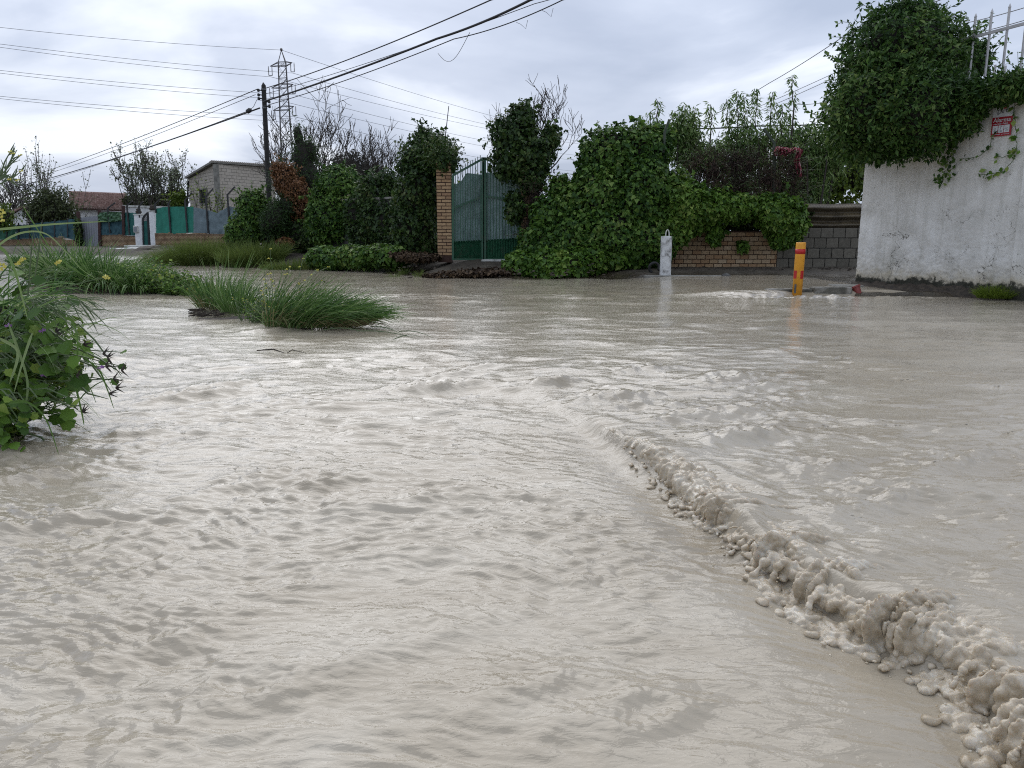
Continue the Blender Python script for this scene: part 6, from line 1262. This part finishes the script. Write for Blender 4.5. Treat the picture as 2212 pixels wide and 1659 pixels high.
# foreground weeds at the left edge
LOBED = [(0, 0)] + [(.5 + .52 * math.cos(a) * (1 + .13 * math.cos(5 * a)), .50 * math.sin(a) * (1 + .16 * math.cos(7 * a))) for a in np.linspace(-2.75, 2.75, 22)]
def lobed_mesh(seed):
    r_ = random.Random(seed); V = [(.38, 0, .05)] + [(x, y, .10 * abs(y) + .05 * math.sin(9 * math.atan2(y, x - .4)) * abs(y) - .16 * x * x + r_.gauss(0, .006)) for x, y in LOBED]; n = len(LOBED); fs = np.array([(0, 1 + i, 1 + (i + 1) % n) for i in range(n)])
    me = np_mesh('leaf', np.array(V), fs, True, np.full(n, r_.random())); me.materials.append(M['herb']); return me
LM = [lobed_mesh(i) for i in range(9)]
c = G(40, 900); wd_ = thing('riverside_weeds', 'big tangle of cranesbill leaves and arching grass at the left edge', 'weeds', (c.x, c.y, 0))
o0 = origin(wd_); rw = random.Random(12)
def wpt(px, py, Y_): return W(px, py, Y_)
# the leafy body: stuff foliage, then the large leaves one by one
ells_w = [ell(20, 800, 4.6, 120, 90, .35), ell(60, 740, 4.8, 100, 60, .3), ell(-30, 900, 4.2, 90, 70, .3), ell(100, 790, 4.5, 70, 40, .25), ell(-10, 690, 4.9, 90, 60, .3)]
Pw, Qw = ell_pts(ells_w, 1500, .75, .4, 301); m = len(Pw); r_ = np.random.default_rng(301)
leaves('foliage', Pw, Qw + r_.normal(size=(m, 3)) * .6 + np.array([0, 0, .5]), r_.normal(size=(m, 3)) + np.array([.3, 0, -.3]), .075 * r_.uniform(.4, 1.2, m), M['herb'], wd_, IVY, None, 'stuff')
core('shade_mass', ells_w, wd_, .55)  # dark lumps give the tangle its inner shade by colour
stems = MB()
for i in range(150):
    if i < 112: px, py = rw.gauss(70, 75), rw.gauss(770, 75); Y_ = rw.uniform(4.1, 4.5)
    else: px, py = [(rw.uniform(120, 265), rw.uniform(745, 830)), (rw.uniform(20, 170), rw.uniform(850, 905)), (rw.uniform(-10, 60), rw.uniform(900, 975))][i % 3]; Y_ = 4.25 if i % 3 == 0 else 4.0
    if px > 175 and py < 740: continue
    if px > 160 and i < 112: continue
    p = W(px, py, Y_); sz = rw.uniform(.045, .105) if i < 112 else rw.uniform(.03, .065); ob = bpy.data.objects.new('leaf', LM[i % 9]); COL.objects.link(ob); ob.parent = wd_
    nrm_ = Vector((rw.gauss(.1, .45), rw.gauss(-.5, .4), rw.gauss(.8, .3))).normalized(); tp = Vector((rw.gauss(.5, .6), rw.gauss(-.3, .4), rw.gauss(-.25, .4))); tp = (tp - nrm_ * tp.dot(nrm_)).normalized(); sd3 = nrm_.cross(tp)
    Mx = Matrix((tp * sz, sd3 * sz, nrm_ * sz)).transposed().to_4x4(); Mx.translation = p - o0; ob.matrix_local = Mx
    hub = W(min(px - 30, 60), py + rw.uniform(-30, 30), Y_ + .15); stems.tube([p, p.lerp(hub, .5) + Vector((0, 0, .03)), hub], [.003, .004, .005], 4, False)
for pts in ([(40, 640), (90, 700), (150, 745), (215, 775), (265, 808)], [(60, 700), (130, 790), (190, 850), (235, 862)], [(20, 800), (90, 840), (150, 880), (190, 872)], [(0, 850), (50, 858), (110, 862), (170, 858)], [(0, 960), (40, 930), (90, 945), (135, 1000)], [(90, 740), (170, 700), (205, 735), (262, 812)], [(30, 720), (120, 760), (200, 790), (240, 845)]):
    stems.tube([W(x, y, 4.25) for x, y in pts], [.006] * (len(pts) - 1) + [.002], 4)
stems.build('stems', M['stem'], wd_, 'stuff')
# seed heads (cranesbill beaks) and violet flowers
mb = MB()
for px, py in ((222, 765), (232, 772), (228, 790), (180, 745), (262, 800), (235, 850), (250, 838), (165, 812), (120, 716), (245, 818), (178, 890)):
    p = W(px, py, 4.15)
    for k in range(4):
        d = Vector((rw.uniform(.3, 1), rw.gauss(0, .3), rw.gauss(.2, .6))).normalized(); mb.tube([p, p + d * .012, p + d * .02, p + d * .055], [.003, .006, .004, .0006], 5, False)
mb.build('seed_heads', M['bark'], wd_, 'stuff')
mb = MB(); vf = [W(px, py, 4.15) for px, py in ((92, 716), (95, 812), (104, 808), (218, 796), (18, 705))]; flowers(mb, vf, .022, rw); mb.build('violet_blossoms', M['violet'], wd_, 'stuff')
# grass blades arching out of it
B, D, LN, WD, DR = [], [], [], [], []
for i in range(430):
    px, py = rw.gauss(20, 55), rw.uniform(640, 900); p = W(px, py, rw.uniform(4.3, 4.9)); B.append(p); D.append((rw.gauss(.65, .4), rw.gauss(-.1, .3), rw.uniform(.1, 1.1))); LN.append(rw.uniform(.25, .62)); WD.append(rw.uniform(.004, .012)); DR.append(rw.uniform(.8, 2.6))
blades('blades', np.array(B), np.array(D), np.array(LN), np.array(WD), np.array(DR), M['grass'], wd_, 8, 'stuff', None, 311)
def ribbon(name, pts, wd, mat, parent, kind=None, tone=.75):
    """one broad arching blade through picture points (px, py, depth)"""
    P = [W(*q) for q in pts]; fine = []
    for i in range(len(P) - 1):
        a, b, c, d = P[max(i - 1, 0)], P[i], P[i + 1], P[min(i + 2, len(P) - 1)]
        for j in range(5):
            t = j / 5; fine.append(.5 * ((2 * b) + (c - a) * t + (2 * a - 5 * b + 4 * c - d) * t * t + (3 * b - a - 3 * c + d) * t ** 3))
    fine.append(P[-1]); n = len(fine); V = []
    for i, p in enumerate(fine):
        t = (fine[min(i + 1, n - 1)] - fine[max(i - 1, 0)]).normalized(); s = t.cross(Vector((.15, 1, .35))).normalized(); f = i / (n - 1); w_ = wd * min(1, .35 + f * 4) * (1 - f) ** .55 * .5 + .0004; u_ = t.cross(s); V += [p - s * w_ + u_ * w_ * .5, p, p + s * w_ + u_ * w_ * .5]
    fs = []
    for i in range(n - 1): a = 3 * i; fs += [(a, a + 1, a + 4, a + 3), (a + 1, a + 2, a + 5, a + 4)]
    o0 = origin(parent); return link(name, np_mesh(name, np.array([v - o0 for v in V]), np.array(fs), True, np.full(len(fs), tone)), M[mat], parent, kind)
RIB = [([(-20, 497, 3.9), (60, 489, 3.9), (130, 483, 3.9), (232, 478, 3.9)], .018, .9), ([(-30, 560, 3.9), (10, 520, 3.9), (55, 501, 3.9), (100, 505, 3.9), (140, 540, 3.9), (175, 580, 3.9), (212, 605, 3.9)], .014, .95),
       ([(50, 445, 4.0), (85, 500, 4.0), (120, 548, 4.0), (170, 588, 4.0), (214, 608, 4.0)], .010, .7), ([(-20, 530, 3.8), (10, 540, 3.8), (35, 590, 3.8), (60, 690, 3.9)], .034, .8), ([(60, 745, 4.2), (110, 702, 4.2), (150, 688, 4.2), (168, 730, 4.2), (165, 792, 4.2)], .034, .6),
       ([(20, 690, 4.2), (80, 700, 4.2), (130, 760, 4.2), (190, 830, 4.2), (208, 872, 4.2)], .022, .5), ([(100, 720, 4.2), (150, 790, 4.2), (175, 880, 4.2), (182, 920, 4.2)], .028, .6), ([(180, 770, 4.2), (215, 800, 4.2), (232, 840, 4.2), (247, 885, 4.2)], .020, .5),
       ([(20, 870, 3.9), (60, 868, 3.9), (100, 905, 3.9), (128, 985, 3.9)], .024, .6), ([(30, 660, 4.1), (80, 640, 4.1), (140, 640, 4.1), (205, 652, 4.1)], .010, .85), ([(20, 700, 4.1), (60, 820, 4.1), (50, 900, 4.1)], .028, .9), ([(0, 730, 4.0), (40, 760, 4.0), (20, 830, 4.0)], .034, .9),
       ([(70, 720, 4.0), (50, 780, 4.0), (30, 850, 4.0)], .02, .95), ([(60, 690, 4.1), (140, 712, 4.1), (190, 765, 4.1), (225, 812, 4.1)], .012, .6), ([(80, 665, 4.1), (150, 640, 4.1), (215, 668, 4.1)], .010, .8)]
for pts, wdt, tn in RIB: ribbon('grass_blade', pts, wdt * .75, 'grass', wd_, None, tn)
# nodding brome heads
mb = MB(); SP, ST = [], []
for k in range(46):
    px, py = rw.uniform(60, 200), rw.gauss(655, 12); p = W(px, py, 4.15); q = W(px + rw.uniform(25, 70), py + rw.uniform(0, 60), 4.15); mb.tube([p, p.lerp(q, .5) + Vector((0, 0, .012)), q], [.0035, .003, .0005], 4, False)
mb.build('brome_awns', M['stem'], wd_, 'stuff')
# mustard plant, close to the left edge, with pods and yellow flowers
th = thing('mustard_plant', 'tall mustard stalk with thin pods and yellow flowers at the left edge', 'plant', W(-40, 640, 3.4)); mb = MB(); st = [W(-60, 640, 3.4), W(-40, 520, 3.4), (W(-28, 430, 3.4)), W(-15, 392, 3.4), W(8, 372, 3.4), W(30, 348, 3.4), W(44, 336, 3.4)]; mb.tube(st, [.007, .006, .005, .004, .003, .0025, .002], 5)
br = [[(-20, 400), (5, 395), (28, 384), (46, 370)], [(-30, 425), (0, 382), (10, 350), (22, 328)], [(-5, 385), (14, 378), (38, 390)], [(10, 372), (24, 345), (28, 332)], [(-20, 405), (10, 380), (20, 388)]]
for b_ in br:
    P = [W(x, y, 3.4) for x, y in b_]; mb.tube(P, [.004] + [.003] * (len(P) - 2) + [.0015], 4)
    for i in range(9):
        k = rw.random() * (len(P) - 1); j = min(int(k), len(P) - 2); p = P[j].lerp(P[j + 1], k - j); d = ((P[j + 1] - P[j]).normalized() + Vector((rw.gauss(0, .4), 0, rw.gauss(0, .5)))).normalized(); mb.tube([p, p + d * .018, p + d * .05], [.0015, .003, .0006], 4)
mb.build('stalk', M['stem'], th); fb = MB(); flowers(fb, [W(*b_[-1], 3.38) for b_ in br] + [W(44, 336, 3.4)], .010, rw)
flowers(fb, [W(px, py, 3.38) for px, py in ((2, 455), (6, 462), (0, 470), (4, 478), (45, 565), (38, 572), (4, 572), (8, 578), (1, 584), (50, 560))], .015, rw); fb.build('blossoms', M['petal'], th, 'stuff')
th = thing('mustard_plant', 'slender flowering mustard stem over the left middle of the weeds', 'plant', W(60, 640, 4.2)); mb = MB(); fl = []
for pts in ([(40, 640), (95, 585), (128, 566)], [(60, 660), (140, 620), (226, 598), (232, 600)], [(60, 640), (66, 560), (72, 500)], [(75, 600), (84, 540), (90, 480)]):
    P = [W(x, y, 4.2) for x, y in pts]; mb.tube(P, [.004] * (len(P) - 1) + [.0015], 4)
for p in ((128, 566), (232, 602), (228, 598), (124, 570)): fl.append(W(*p, 4.18))
mb.build('stalk', M['stem'], th); fb = MB(); flowers(fb, fl, .018, rw); fb.build('blossoms', M['petal'], th, 'stuff')
